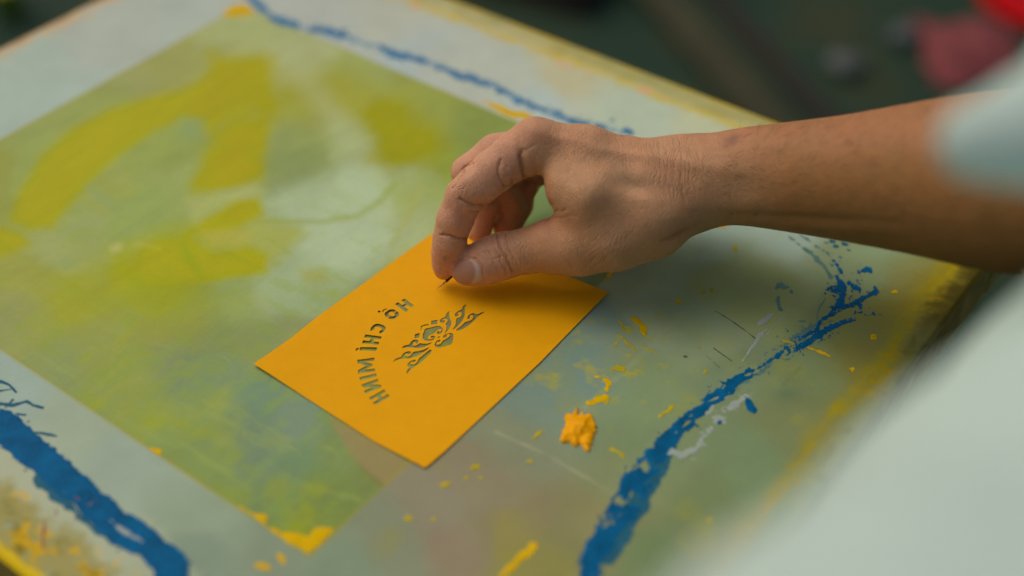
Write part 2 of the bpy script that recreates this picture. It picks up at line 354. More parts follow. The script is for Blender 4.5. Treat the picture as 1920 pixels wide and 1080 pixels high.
for (p, q) in [((s_left, t_top + W / 2 + .5), (s_right, t_top + W / 2 + .5)), ((s_left, t_bot - W / 2 - .5), (s_right, t_bot - W / 2 - .5))]:
    beam(xy(*p), xy(*q), W, -32, -2.2, 'frame_bar', m_wood, frame)
for (p, q) in [((s_left + W / 2 + .5, t_top + W + 1), (s_left + W / 2 + .5, t_bot - W - 1)), ((s_right - W / 2 - .5, t_top + W + 1), (s_right - W / 2 - .5, t_bot - W - 1))]:
    beam(xy(*p), xy(*q), W, -32, -2.2, 'frame_bar', m_wood, frame)

# ---------------------------------------------------------------- dried paint as thin relief cut from height fields
def field_mesh(name, xs, ys, D, H, mat, parent, z0=.16, colfn=None):
    """marching squares: D<0 inside; H = thickness (mm) at every grid point"""
    nx, ny = D.shape; ins = D < 0
    vid = -np.ones((nx, ny), int); I, J = np.nonzero(ins); vid[I, J] = np.arange(len(I))
    V = [np.array([xs[i], ys[j], z0 + H[i, j]]) for i, j in zip(I, J)]
    full = ins[:-1, :-1] & ins[1:, :-1] & ins[1:, 1:] & ins[:-1, 1:]
    Fc = [(vid[i, j], vid[i + 1, j], vid[i + 1, j + 1], vid[i, j + 1]) for i, j in zip(*np.nonzero(full))]
    anyc = (ins[:-1, :-1] | ins[1:, :-1] | ins[1:, 1:] | ins[:-1, 1:]) & ~full
    ev = {}
    def cross(a, b):
        k = (min(a, b), max(a, b))
        if k not in ev:
            da, db = D[a], D[b]; t = da / (da - db); t = min(max(t, .02), .98)
            ev[k] = len(V); V.append(np.array([xs[a[0]] + (xs[b[0]] - xs[a[0]]) * t, ys[a[1]] + (ys[b[1]] - ys[a[1]]) * t, max(.045, z0 - .1)]))
        return ev[k]
    for i, j in zip(*np.nonzero(anyc)):
        cs = [(i, j), (i + 1, j), (i + 1, j + 1), (i, j + 1)]; f = []
        for k in range(4):
            a, b = cs[k], cs[(k + 1) % 4]
            if ins[a]: f.append(vid[a])
            if ins[a] != ins[b]: f.append(cross(a, b))
        if len(f) >= 3: Fc.append(tuple(f))
    if not Fc: return None
    o = mesh_obj(name, np.array(V), Fc, mat, parent)
    return o
def paint(name, box, fn, mat, res=.4, thick=.07, label=None, parent=None, hf=None, z0=.16):
    """box in photo pixels; fn(px,py,x,y) -> signed value in px"""
    c = at(np.array([box[0], box[2], box[0], box[2]]), np.array([box[1], box[1], box[3], box[3]]))
    xs = np.arange(c[:, 0].min(), c[:, 0].max(), res); ys = np.arange(c[:, 1].min(), c[:, 1].max(), res)
    XX, YY = np.meshgrid(xs, ys, indexing='ij'); p, q, _ = proj(np.stack([XX, YY, np.zeros_like(XX)], -1))
    D = fn(p, q, XX, YY)
    D[0, :] = D[-1, :] = 5; D[:, 0] = D[:, -1] = 5
    H = (hf(D, XX, YY) if hf else min(thick, .1) * sstep(0, 4, -D) * (.7 + .5 * fbm(XX, YY, 3, 5)))
    o = field_mesh(name, xs, ys, D, H, mat, frame if parent is None else parent, z0=z0)
    if o and label: o['label'] = label
    return o
m_blue = material('blue_ink', tuple(alb((0, 84, 128))), .55, spec=.06, var=.3, noise=110, bump=[(420, .00012, 5)])
m_dblue = material('thin_blue_ink', tuple(alb((30, 90, 112))), .6, spec=.12, var=.2, noise=160, bump=[(500, .0001, 4)])
m_pblue = material('faded_blue_ink', tuple(alb((84, 118, 112))), .6, spec=.12, var=.15, noise=160)
m_haze = material('pale_blue_trace', tuple(alb((122, 152, 166))), .6, spec=.06)
m_fblue = material('dusty_blue_ink', tuple(alb((58, 112, 150))), .6, spec=.12, var=.2, noise=160)
m_yel = material('yellow_ink', tuple(alb((200, 164, 0))), .6, spec=.06, var=.12, noise=200, bump=[(500, .0001, 4)])
m_dyel = material('thin_yellow_ink', tuple(alb((168, 154, 24))), .6, spec=.12, var=.15, noise=300, bump=[(500, .0001, 4)])
m_white = material('white_wash', tuple(alb((144, 158, 150))), .6, spec=.12, var=.1, noise=300, bump=[(600, .0001, 4)])
m_grey = material('grey_scratch', tuple(alb((84, 84, 62))), .6, var=.1, noise=300)
m_red = material('red_ink', tuple(alb((136, 66, 76))), .5, var=.1, noise=300)
def halo(raw, x, y, wd, seed, dens=.42, sc=2.2):
    n = fbm(x, y, sc, seed + 900, 4, .7) - .25 * fbm(x, y, sc * 5, seed + 910, 2)
    return np.maximum(raw - wd, (dens + .35 * np.clip(raw / wd, 0, 1) - n) * 6)
def dry(raw, x, y, seed, ang=.72, dens=.62):
    u = (x * math.cos(ang) + y * math.sin(ang)) / 4.0; v = -x * math.sin(ang) + y * math.cos(ang)
    n = fbm(u, v, 2.4, seed + 950, 4, .7) + .5 * fbm(x, y, 12, seed + 960, 2)
    return (n - dens) * 8
def pl(pts, wd, amp, sc, seed, rough=.6, hole=0.0, sp=0, dens=.42):
    def f(p, q, x, y):
        raw = seg_dist(p, q, pts, wd)
        d = raw + amp * fbm(x, y, sc, seed, 5, rough)
        if sp: d = np.minimum(d, halo(raw, x, y, sp, seed, dens))
        if hole: d = np.maximum(d, hole * 10 * (sstep(.35, .6, fbm(x, y, sc * 1.1, seed + 50, 4)) - .5) + d * .0 - 0) if hole > 0 else d
        return d
    return f
def pg(pts, amp, sc, seed, rough=.6):
    return lambda p, q, x, y: poly_sd(p, q, pts) + amp * fbm(x, y, sc, seed, 5, rough)

def pgd(pts, amp, sc, seed):
    def f(p, q, x, y):
        raw = poly_sd(p, q, pts); d = raw + amp * fbm(x, y, sc, seed, 6, .7)
        d = np.maximum(d, np.minimum(dry(raw, x, y, seed, -.62, 1.15), 3))
        return np.minimum(d, halo(raw, x, y, 12, seed, .55))
    return f
# long streak at the near left corner
paint('paint_streak', (-60, 720, 420, 1120), pgd([(-60, 740), (0, 766), (25, 772), (45, 790), (62, 812), (78, 822), (98, 838), (140, 876), (165, 896), (190, 920), (235, 958), (300, 1004), (345, 1040), (358, 1060), (350, 1120), (290, 1120), (290, 1070), (262, 1038), (225, 1030), (200, 1012), (150, 960), (135, 945), (100, 922), (88, 905), (50, 880), (20, 850), (-60, 800)], 6, 7, 3), m_blue, .4,
      label='wide blue paint streak beside the mottled near left edge')
paint('paint_smear', (60, 860, 300, 1060), pg([(70, 875), (110, 905), (150, 955), (180, 990), (230, 1005), (272, 1020), (240, 1034), (205, 1022), (178, 1000), (130, 960), (90, 930), (60, 900)], 7, 5, 9), m_dblue, .45, z0=.07,
      label='thin dark blue smear along the wide streak')
for k, (a, wd, bx) in enumerate([([(0, 715), (18, 722), (30, 735)], 2, (-30, 700, 60, 750)), ([(0, 733), (20, 730)], 2.2, (-30, 715, 50, 745)), ([(0, 757), (25, 760), (50, 752), (62, 760), (80, 765)], 2.5, (-30, 735, 110, 780)),
                           ([(30, 776), (48, 778)], 2.2, (10, 765, 70, 790)), ([(60, 812), (80, 812), (105, 818)], 2.2, (40, 800, 120, 830)), ([(10, 765), (24, 750)], 1.6, (0, 740, 40, 775))]):
    paint('paint_thread', bx, pl(a, [wd] * len(a), 1.6, 5, 60 + k), m_dblue, .35, .08)
# white streaks within
paint('paint_smear', (180, 960, 300, 1050), pg([(205, 975), (222, 984), (262, 1010), (268, 1016), (252, 1012), (225, 998)], 5, 4, 12, .8), m_white, .4, z0=.24, label='pale sliver of wash inside the blue streak')
# streak that runs from the near edge to the ragged knot right of the hand
core = [(1100, 1100), (1110, 1050), (1150, 985), (1200, 900), (1235, 850), (1275, 800), (1330, 755), (1385, 712), (1450, 672), (1500, 645)]
cw = [22, 22, 22, 25, 18, 15, 11, 8, 7, 4]
def f_streak(p, q, x, y):
    d = seg_dist(p, q, core, cw) + 9 * fbm(x, y, 9, 21, 6, .75)
    h = sstep(.28, .5, fbm(x, y, 6.5, 27, 4)) * np.exp(-((q - 925) / 70.0) ** 2) + sstep(.45, .65, fbm(x, y, 4, 28, 4)) * sstep(760, 700, q)
    raw = seg_dist(p, q, core, cw)
    d = np.where(h > .5, np.maximum(d, (h - .5) * 8), d)
    d = np.maximum(d, np.minimum(dry(raw, x, y, 23), 3))
    return np.minimum(d, halo(raw, x, y, 16, 24, .5))
paint('paint_streak', (1060, 620, 1540, 1120), f_streak, m_blue, .4, label='long blue paint streak running diagonally to the right edge knot')
paint('paint_smear', (1120, 760, 1300, 1060), pl([(1130, 1050), (1190, 960), (1232, 880), (1262, 830)], [22, 20, 16, 8], 8, 5, 33), m_dblue, .4, z0=.07, label='thin greyish blue smear beneath the diagonal streak')
paint('paint_smear', (1330, 600, 1600, 780), pl([(1370, 730), (1430, 695), (1480, 640), (1560, 590)], [1, 1, 3, 1], 8, 3.2, 35, .75, sp=22, dens=.35), m_pblue, .3, z0=.06, label='faint speckled blue haze above the streak')
# the ragged knot
kn = [([(1500, 652), (1535, 628), (1560, 612), (1585, 603)], [7, 8, 8, 4]), ([(1505, 632), (1530, 620), (1540, 600), (1560, 588), (1575, 572), (1582, 540), (1568, 520)], [4, 4, 4, 6, 11, 8, 5]),
      ([(1548, 543), (1560, 542), (1572, 545)], [2, 9, 8]), ([(1575, 578), (1600, 570), (1625, 555), (1642, 548), (1640, 538)], [5, 6, 6, 8, 3]), ([(1592, 530), (1603, 538), (1612, 544)], [4, 10, 6]),
      ([(1578, 512), (1565, 490), (1553, 476), (1541, 468)], [3.5, 2.2, 1.4, 1]), ([(1617, 506), (1625, 505), (1634, 510)], [4, 6, 4]), ([(1575, 482), (1577, 483)], [5, 4]), ([(1612, 573), (1614, 578)], [4, 3]),
      ([(1636, 588), (1638, 587)], [2.5, 2]), ([(1610, 586), (1616, 585)], [1, 1]), ([(1592, 602), (1603, 601)], [1.2, .8]), ([(1604, 585), (1603, 588)], [1.5, 1.5]), ([(1593, 560), (1596, 556)], [2.5, 1]), ([(1610, 510), (1611, 511)], [1.4, 1.4])]
def f_knot(p, q, x, y):
    d = np.full(p.shape, 1e9)
    for a, wd in kn: d = np.minimum(d, seg_dist(p, q, a, [v * .72 for v in wd]))
    return np.minimum(np.maximum(d + 4.2 * fbm(x, y, 5, 44, 5, .85), (fbm(x, y, 1.5, 47, 3, .8) - .62) * 6), halo(d, x, y, 13, 45, .55, 1.5))
paint('paint_streak', (1480, 450, 1670, 680), f_knot, m_blue, .28, label='ragged dark blue knot of paint with loose specks')
paint('paint_thread', (1470, 430, 1600, 580), lambda p, q, x, y: np.minimum(seg_dist(p, q, [(1480, 445), (1520, 475), (1545, 500), (1558, 520)], [1, 4, 3, 4]), seg_dist(p, q, [(1500, 440), (1538, 466)], [1, 2])) + 3.4 * fbm(x, y, 4, 71, 5, .7), m_pblue, .35, .05, z0=.055)
paint('paint_thread', (1510, 540, 1560, 620), pl([(1548, 560), (1535, 578), (1531, 600)], [.8, 1, 1], .9, 5, 73), m_pblue, .35, .05)
for k, (cx, cy, r) in enumerate([(1568, 462, 3), (1583, 458, 4), (1591, 468, 2.5), (1548, 455, 2), (1560, 452, 2)]):
    paint('paint_speck', (cx - 14, cy - 12, cx + 14, cy + 12), pl([(cx - 2, cy), (cx + 3, cy + 1)], [r, r * .8], 3, 3, 80 + k), m_dblue, .3, .1)
# white wash beside the streak
paint('paint_smear', (1270, 690, 1450, 910), pl([(1300, 850), (1328, 808), (1366, 768), (1398, 742), (1410, 748)], [2, 5, 5, 5, 3], 11, 5, 91, .9, sp=12, dens=.35), m_white, .35, z0=.1, label='greyish white wash hugging the lower side of the streak')
paint('paint_smear', (1225, 820, 1330, 880), pl([(1255, 848), (1280, 852), (1300, 846)], [5, 7, 4], 9, 6, 92, .8), m_white, .4, z0=.3, label='white dab across the blue diagonal streak')
paint('paint_smear', (1300, 710, 1390, 800), pl([(1325, 775), (1345, 752), (1372, 732)], [3, 5, 2], 4, 5, 93), m_white, .35, z0=.055)
paint('paint_smear', (1370, 520, 1510, 700), lambda p, q, x, y: np.minimum(seg_dist(p, q, [(1390, 680), (1410, 652), (1425, 628), (1437, 618)], [.3, 2, 4, 2]), seg_dist(p, q, [(1425, 605), (1438, 597), (1450, 588)], [4, 5, 1])) + 3.2 * fbm(x, y, 3, 94, 5, .7), m_white, .28, label='torn white wash flecks above the streak')
paint('paint_smear', (1440, 520, 1500, 600), lambda p, q, x, y: np.minimum(seg_dist(p, q, [(1455, 540), (1462, 533), (1482, 540), (1484, 548)], [3, 3.5, 1, .8]), seg_dist(p, q, [(1458, 560), (1462, 580), (1470, 585)], [4, 3, 1])) + 4.0 * fbm(x, y, 3, 95, 5, .7), m_pblue, .28, .08)
paint('paint_scratch', (1420, 555, 1500, 640), pl([(1432, 632), (1470, 592), (1492, 565)], [.8, .9, .7], .8, 4, 96), m_white, .25, .08)
paint('paint_scratch', (1330, 560, 1430, 650), pl([(1340, 582), (1375, 604), (1400, 622), (1415, 634)], [.3, 1, 1.2, 1.3], .9, 4, 97), m_grey, .25, .05)
paint('paint_scratch', (1330, 645, 1380, 690), pl([(1338, 653), (1372, 677)], [.9, .9], .6, 4, 98), m_grey, .25, .05)
paint('paint_scratch', (1315, 650, 1360, 700), pl([(1325, 668), (1350, 690)], [.5, .7], .6, 4, 99), m_grey, .25, .05)
paint('paint_speck', (1272, 660, 1298, 678), pl([(1283, 668), (1287, 669)], [2.2, 1.8], 1.2, 2, 100), m_grey, .25, .3)
# blue drip
paint('paint_drip', (1385, 735, 1435, 790), pl([(1402, 752), (1408, 765), (1413, 770)], [5, 7, 6], 2.5, 4, 101), m_blue, .35, label='short blue drip below the white wash')
paint('paint_speck', (1335, 780, 1362, 802), pl([(1348, 792), (1350, 792)], [4, 3.5], 1.6, 3, 102), m_blue, .35)
# broken streak along the far edge
far = [([(465, -10), (478, 8), (500, 22)], [6, 8, 6]), ([(505, 30), (530, 42), (555, 48)], [4, 9, 7]), ([(585, 55), (615, 60), (652, 68)], [4, 8, 5]), ([(716, 90), (745, 103), (800, 114)], [5, 8, 5]),
       ([(823, 125), (855, 138), (900, 152), (925, 160)], [4, 6, 4, 2]), ([(930, 162), (955, 178), (985, 192)], [4, 6, 3]), ([(985, 192), (1040, 212), (1075, 226)], [2, 2.5, 2]), ([(1080, 228), (1100, 232)], [6, 4]), ([(1120, 237), (1132, 241)], [6, 5]), ([(1148, 222), (1150, 224)], [3, 3]), ([(1175, 247), (1178, 247)], [4, 4])]
paint('paint_smear', (440, -20, 1190, 270), pl([(460, -14), (500, 22), (560, 50), (650, 70), (720, 92), (800, 116), (860, 140), (930, 163), (985, 194), (1075, 228), (1178, 250)], [5, 4, 3, 3, 2.5, 3, 3, 2.5, 3, 2, 1], 7, 8, 119, .75, sp=7, dens=.3), m_haze, .6, z0=.07, label='faint broken blue trace along the far border')
for k, (a, wd) in enumerate(far):
    xs_ = [p[0] for p in a]; ys_ = [p[1] for p in a]
    o = paint('paint_streak', (min(xs_) - 25, min(ys_) - 22, max(xs_) + 25, max(ys_) + 22), pl(a, [v * .7 for v in wd], 4, 7, 120 + k, .7, sp=8, dens=.15), m_fblue, .5, .12)
# pale blue wash by the far streak
paint('paint_smear', (1140, 260, 1200, 290), pl([(1150, 275), (1180, 280)], [1, 1], 3, 3, 133), m_dblue, .5)
# yellow flecks: (x, y, dx, dy, r, material)
fl = [(1183, 595, 18, 14, 6, m_yel), (1202, 612, 6, 12, 8, m_yel), (1118, 708, 26, 10, 4, m_yel), (1142, 715, -4, 16, 6, m_yel), (1103, 755, 32, -8, 7, m_yel), (1120, 742, 24, 6, 3, m_dyel), (1139, 745, -2, 12, 3, m_dyel), (1238, 782, 22, -18, 3.5, m_dyel),
      (1145, 842, 24, 12, 4, m_dyel), (1466, 638, 30, 10, 1.6, m_dyel), (1516, 652, 40, 16, 2.2, m_yel), (1634, 634, 6, -2, 4, m_yel), (1592, 690, 6, 2, 4, m_yel), (1672, 548, 8, -1, 2.6, m_yel), (1270, 566, 3, 1, 4, m_yel),
      (1332, 540, 4, 6, 4, m_dyel), (1315, 550, 5, 0, 3, m_dyel), (1376, 465, 3, 0, 4, m_dyel), (1308, 653, 6, 1, 2.5, m_dyel), (1320, 699, 5, -2, 3, m_dyel), (1146, 690, 22, 2, 6, m_dyel), (1207, 652, 26, 12, 1.5, m_dyel), (1134, 523, 18, -16, 3.5, m_yel), (1340, 424, 20, 0, 4, m_yel),
      (825, 912, 16, -4, 4, m_dyel), (868, 896, 10, 2, 5, m_dyel), (884, 880, 12, -4, 5, m_dyel), (898, 895, 6, 4, 4, m_dyel), (762, 972, 8, 0, 5, m_dyel), (806, 974, 10, 0, 5, m_dyel), (478, 1058, 26, 8, 6, m_yel), (522, 1040, 10, 14, 6, m_yel),
      (940, 1080, 60, -56, 9, m_yel), (1325, 976, 6, 0, 6, m_dyel), (1165, 630, 12, 18, 2, m_dyel), (1160, 640, -10, 14, 1.8, m_dyel), (1182, 645, 8, 12, 2, m_dyel), (1000, 822, 18, -14, 3, m_dyel), (990, 865, 6, 0, 3, m_dyel), (1160, 600, 10, 20, 1.6, m_dyel)]
for k, (x, y, dx, dy, r, m) in enumerate(fl):
    e = r + 10
    paint('paint_fleck', (min(x, x + dx) - e, min(y, y + dy) - e, max(x, x + dx) + e, max(y, y + dy) + e),
          pl([(x, y), (x + dx * .5 + 1, y + dy * .5 - 1), (x + dx, y + dy)], [r * .6, r, r * .7], min(r * 1.2, 5), 4, 150 + k, .75), m, .3, .2)
# yellow pools in the corners of the mesh window
paint('paint_pool', (430, 930, 660, 1060), pg([(445, 948), (470, 958), (502, 966), (500, 985), (528, 998), (560, 1000), (578, 1006), (590, 994), (608, 990), (630, 990), (612, 1012), (580, 1042), (545, 1020), (500, 990), (470, 968)], 3, 6, 201), m_yel, .4, .25, label='yellow paint pooled in the near corner of the mesh window')
paint('paint_pool', (270, 830, 320, 865), pg([(278, 839), (303, 842), (302, 853), (292, 850)], 2, 4, 202), m_yel, .35, .2, label='small yellow dab on the near left window edge')
paint('paint_pool', (400, -5, 490, 45), pg([(418, 28), (432, 12), (455, 8), (475, 18), (472, 26), (440, 34)], 2.5, 8, 203), m_yel, .6, .2, label='yellow dab in the far corner of the mesh window')
paint('paint_pool', (890, 180, 1020, 240), pg([(905, 190), (935, 197), (968, 208), (1003, 216), (990, 226), (965, 222), (940, 214), (925, 202)], 2.5, 6, 204), m_yel, .5, .2, label='yellow wedge at the window edge behind the knuckles')
# small red threads near the left streak
for k, a in enumerate([[(138, 930), (150, 938)], [(165, 948), (182, 938)], [(105, 965), (108, 950)], [(82, 1000), (84, 975), (80, 1030)], [(140, 985), (142, 970)]]):
    xs_ = [p[0] for p in a]; ys_ = [p[1] for p in a]
    paint('paint_thread', (min(xs_) - 12, min(ys_) - 12, max(xs_) + 12, max(ys_) + 12), pl(a, [1.2] * len(a), 2.6, 3, 220 + k, .8), m_red, .35, .08, z0=.24)

# thick dab of fresh yellow ink
blob_px = [(1020 + x / 6.0, 700 + y / 6.0) for x, y in [(172, 755), (205, 690), (195, 655), (230, 620), (245, 575), (232, 520), (225, 490), (250, 455), (285, 460), (325, 465), (345, 430), (368, 383), (388, 400), (372, 465), (408, 480), (410, 445), (435, 445), (455, 478), (500, 458), (528, 462), (550, 495), (562, 545), (602, 600), (578, 640), (592, 665), (560, 700), (570, 735), (545, 760), (558, 800), (520, 828), (518, 875), (490, 890), (455, 862), (440, 830), (415, 800), (395, 770), (380, 825), (350, 832), (315, 815), (300, 787), (240, 785), (210, 790)]]
m_ink = material('fresh_yellow_ink', tuple(alb((222, 156, 0))), .5, var=.06, noise=300, bump=[(350, .0005, 4)], spec=.1)
ink_root = empty('ink_dab', tuple(at(1085, 805) / 1000)); 
# build in world space then drop the Empty: one mesh thing
ink = paint('ink_dab', (1035, 745, 1135, 865), lambda p, q, x, y: poly_sd(p, q, blob_px) + 1.0 * fbm(x, y, 2.2, 301, 3), m_ink, .3, parent=ink_root,
            hf=lambda D, x, y: 3.2 * np.sqrt(np.clip(-D / 26, 0, 1)) * (1 + .38 * fbm(x, y, 3.2, 302, 4)) + .1)
ink.parent = None; ink.location = ink_root.location; bpy.data.objects.remove(ink_root); ink.name = 'ink_dab'
tag(ink, 'thick lumpy dab of orange yellow ink on the screen, right of the stencil', 'ink dab')

# ---------------------------------------------------------------- the yellow paper stencil
ZP = .62
def P2(px, py): return at(px, py, ZP)[..., :2]
outline = [(476, 685), (500, 668.5), (525, 650), (548, 634), (575, 611), (600, 590.5), (650, 554), (700, 518), (750, 481), (810, 437.5), (852, 407), (900, 432), (960, 462), (1030, 503), (1085, 527), (1141, 549),
           (1120, 570), (1065, 625), (1012, 680), (950, 738), (880, 803), (830, 850), (797, 878), (755, 856), (700, 826), (640, 788), (590, 756), (535, 721)]
def tr(pts, ox, oy, k): return [(ox + x * k, oy + y * k) for x, y in pts]
H_ = [(0, 0), (.33, 0), (.33, .4), (.67, .4), (.67, 0), (1, 0), (1, 1), (.67, 1), (.67, .62), (.33, .62), (.33, 1), (0, 1)]
I_ = [(0, 0), (1, 0), (1, 1), (0, 1)]
N_ = [(0, 0), (.3, 0), (.68, .52), (.68, 0), (1, 0), (1, 1), (.7, 1), (.32, .48), (.32, 1), (0, 1)]
M_ = [(0, 0), (.24, 0), (.5, .5), (.76, 0), (1, 0), (1, 1), (.79, 1), (.79, .36), (.57, .86), (.43, .86), (.21, .36), (.21, 1), (0, 1)]
def sup(cx, cy, rx, ry, a0, a1, n):
    o = []
    for i in range(n + 1):
        a = math.radians(a0 + (a1 - a0) * i / n); c, s = math.cos(a), math.sin(a)
        o.append((cx + rx * math.copysign(abs(c) ** .75, c), cy + ry * math.copysign(abs(s) ** .75, s)))
    return o
C_ = sup(.5, .5, .5, .5, 42, 318, 18) + sup(.5, .5, .2, .27, 318, 42, 12)
O1 = sup(.5, .5, .5, .5, 5, 178, 12) + sup(.5, .5, .19, .26, 178, 5, 10)
O2 = sup(.5, .5, .5, .5, 183, 359, 12) + sup(.5, .5, .19, .26, 359, 183, 10)
LK = 150 / 704.0
def glyph(g, q):
    TS, TE, BE, BS = [np.array(v, float) for v in q]; out = []
    for (s, t) in g:
        p = (TS * (1 - s) + TE * s) * (1 - t) + (BS * (1 - s) + BE * s) * t; out.append((640 + p[0] * LK, 540 + p[1] * LK))
    return out
Oq = [(448, 176), (362, 232), (440, 290), (528, 232)]
holes = [glyph(H_, [(556, 92), (472, 142), (565, 212), (637, 150)]), glyph(O1, Oq), glyph(O2, Oq), glyph(C_, [(300, 303), (236, 385), (345, 415), (410, 345)]),
         glyph(H_, [(212, 411), (182, 488), (325, 503), (356, 430)]), glyph(I_, [(166, 521), (161, 550), (310, 554), (315, 524)]), glyph(M_, [(141, 632), (148, 750), (298, 729), (290, 612)]),
         glyph(I_, [(158, 786), (169, 811), (314, 773), (305, 747)]), glyph(N_, [(177, 848), (210, 926), (357, 870), (320, 795)]), glyph(H_, [(243, 965), (293, 1026), (429, 948), (378, 888)])]
holes += [tr(p, 640, 540, LK) for p in [[(403, 183), (385, 184), (366, 196), (357, 214), (366, 214), (376, 200), (392, 192), (404, 190)], [(345, 203), (326, 200), (320, 214), (333, 222), (343, 215)], [(152, 527), (130, 531), (124, 552), (138, 552), (140, 541), (155, 541)]]]
kA, kB = 1 / 9.0, 1 / 13.5
lot = [
 (730, 590, kA, [(200, 568), (250, 514), (335, 508), (370, 450), (410, 420), (455, 415), (492, 435), (492, 465), (465, 490), (440, 478), (432, 452), (402, 478), (394, 508), (430, 522), (480, 505), (520, 472), (560, 488), (650, 485), (740, 452), (660, 510), (580, 548), (480, 560), (380, 550), (280, 548)]),
 (730, 590, kA, [(45, 800), (110, 735), (200, 710), (230, 655), (280, 620), (350, 612), (372, 640), (350, 668), (315, 674), (290, 648), (262, 662), (265, 692), (310, 708), (360, 685), (405, 618), (500, 615), (600, 580), (690, 535), (600, 620), (500, 680), (400, 720), (330, 738), (240, 740), (140, 750)]),
 (730, 590, kA, [(285, 1005), (290, 950), (350, 880), (305, 860), (310, 820), (350, 780), (420, 755), (458, 765), (430, 795), (402, 805), (385, 785), (350, 815), (360, 835), (420, 838), (470, 800), (498, 735), (560, 690), (640, 620), (700, 578), (714, 605), (680, 670), (600, 750), (500, 830), (400, 890), (340, 940)]),
 (780, 580, kB, [(230, 475), (380, 450), (500, 410), (600, 408), (660, 440), (685, 500), (662, 572), (600, 617), (545, 617), (520, 592), (535, 550), (575, 528), (596, 562), (630, 545), (652, 510), (640, 487), (580, 487), (520, 530), (480, 580), (400, 625), (330, 655), (300, 700), (305, 742), (350, 756), (420, 742), (432, 720), (385, 720), (362, 702), (390, 662), (440, 655), (487, 680), (480, 722), (432, 768), (340, 792), (270, 797), (205, 775), (170, 730), (168, 640), (200, 560)]),
 (780, 580, kB, [(850, 20), (790, 70), (750, 140), (740, 180), (670, 205), (610, 250), (595, 300), (640, 328), (700, 325), (735, 295), (728, 265), (690, 262), (655, 268), (662, 250), (710, 230), (770, 220), (805, 245), (800, 290), (742, 355), (770, 400), (775, 470), (755, 530), (690, 610), (780, 550), (850, 470), (890, 380), (895, 300), (860, 220), (840, 140), (845, 60)]),
 (780, 580, kB, [(468, 905), (480, 850), (520, 790), (580, 755), (627, 765), (622, 800), (590, 827), (567, 832), (555, 805), (522, 840), (507, 878), (540, 893), (610, 880), (650, 830), (690, 780), (800, 715), (855, 665), (862, 630), (835, 610), (790, 620), (740, 652), (792, 652), (780, 677), (730, 705), (690, 712), (675, 690), (700, 650), (760, 608), (850, 588), (930, 598), (950, 640), (940, 740), (912, 880), (800, 910), (680, 950), (560, 972), (490, 950)]),
 (830, 560, kB, [(625, 110), (520, 170), (485, 265), (400, 295), (330, 345), (302, 400), (325, 442), (380, 437), (412, 402), (390, 372), (372, 360), (400, 335), (460, 325), (490, 360), (480, 420), (430, 465), (335, 490), (340, 580), (320, 670), (235, 780), (300, 752), (400, 665), (480, 570), (540, 470), (565, 380), (555, 290), (570, 200)]),
 (830, 560, kB, [(1080, 322), (980, 345), (870, 405), (810, 370), (760, 360), (690, 390), (640, 430), (622, 490), (645, 517), (680, 500), (700, 460), (682, 445), (692, 420), (740, 405), (775, 430), (770, 480), (720, 540), (660, 565), (575, 575), (510, 640), (440, 700), (320, 790), (420, 798), (540, 745), (680, 655), (800, 545), (900, 435), (1000, 380)])]
holes += [chaikin(tr(p, ox, oy, k), 1) for ox, oy, k, p in lot]
holes += [tr(p, 730, 590, kA) for p in [[(430, 330), (515, 305), (500, 385), (425, 397)], [(520, 270), (535, 185), (600, 160), (660, 152), (660, 172), (590, 185), (555, 197), (543, 240)], [(712, 95), (815, 78), (805, 148), (706, 160)]]]
holes += [tr([(542, 720), (560, 685), (628, 666), (580, 710)], 780, 580, kB)]

pts2 = []; edges = []
def add_loop(lp):
    n0 = len(pts2); pp = [P2(*q) for q in lp]
    pts2.extend(Vector(p) for p in pp); edges.extend((n0 + i, n0 + (i + 1) % len(pp)) for i in range(len(pp)))
    return pp
out2 = add_loop(outline); hole2 = [add_loop(h) for h in holes]
ox = np.array(out2); gx = np.arange(ox[:, 0].min(), ox[:, 0].max(), 4.0); gy = np.arange(ox[:, 1].min(), ox[:, 1].max(), 4.0)
GX, GY = np.meshgrid(gx, gy); keep = poly_sd(GX, GY, out2) < -2.0
for h in hole2:
    hb = np.array(h); 
    keep &= poly_sd(GX, GY, h) > 1.2
pts2.extend(Vector(p) for p in zip(GX[keep], GY[keep]))
vo, eo, fo, _, _, _ = geometry.delaunay_2d_cdt(pts2, edges, [], 0, 1e-5)
VO = np.array([tuple(v) for v in vo]); FO = np.array(fo)
cen = VO[FO].mean(1); ok = poly_sd(cen[:, 0], cen[:, 1], out2) < 0
for h in hole2: ok &= poly_sd(cen[:, 0], cen[:, 1], h) > 0
FO = FO[ok]
def paper_z(x, y):
    px, py, _ = proj(np.stack([x, y, np.full_like(x, ZP)], -1))
    z = .5 * np.exp(-((px - 560) / 50.0) ** 2 - ((py - 625) / 40.0) ** 2) + .9 * sstep(120, 0, np.hypot(px - 476, py - 685)) - .5 * np.exp(-((px - 830) / 60.0) ** 2 - ((py - 545) / 40.0) ** 2)
    z += .5 * sstep(140, 0, np.hypot(px - 1141, py - 549)) + .5 * sstep(120, 0, np.hypot(px - 797, py - 878))
    return ZP + z + .25 * fbm(x, y, 30, 8, 2)
a, b, c = VO[FO[:, 0]], VO[FO[:, 1]], VO[FO[:, 2]]
flip = ((b - a)[:, 0] * (c - a)[:, 1] - (b - a)[:, 1] * (c - a)[:, 0]) < 0; FO[flip] = FO[flip][:, ::-1]
zz = paper_z(VO[:, 0], VO[:, 1]); n = len(VO); TH = .2
Vt = np.column_stack([VO, zz]); Vb = np.column_stack([VO, zz - TH])
E = {}
for f in FO:
    for i in range(3):
        k = (f[i], f[(i + 1) % 3]); E[k] = E.get(k, 0) + 1
bd = [k for k in E if (k[1], k[0]) not in E]
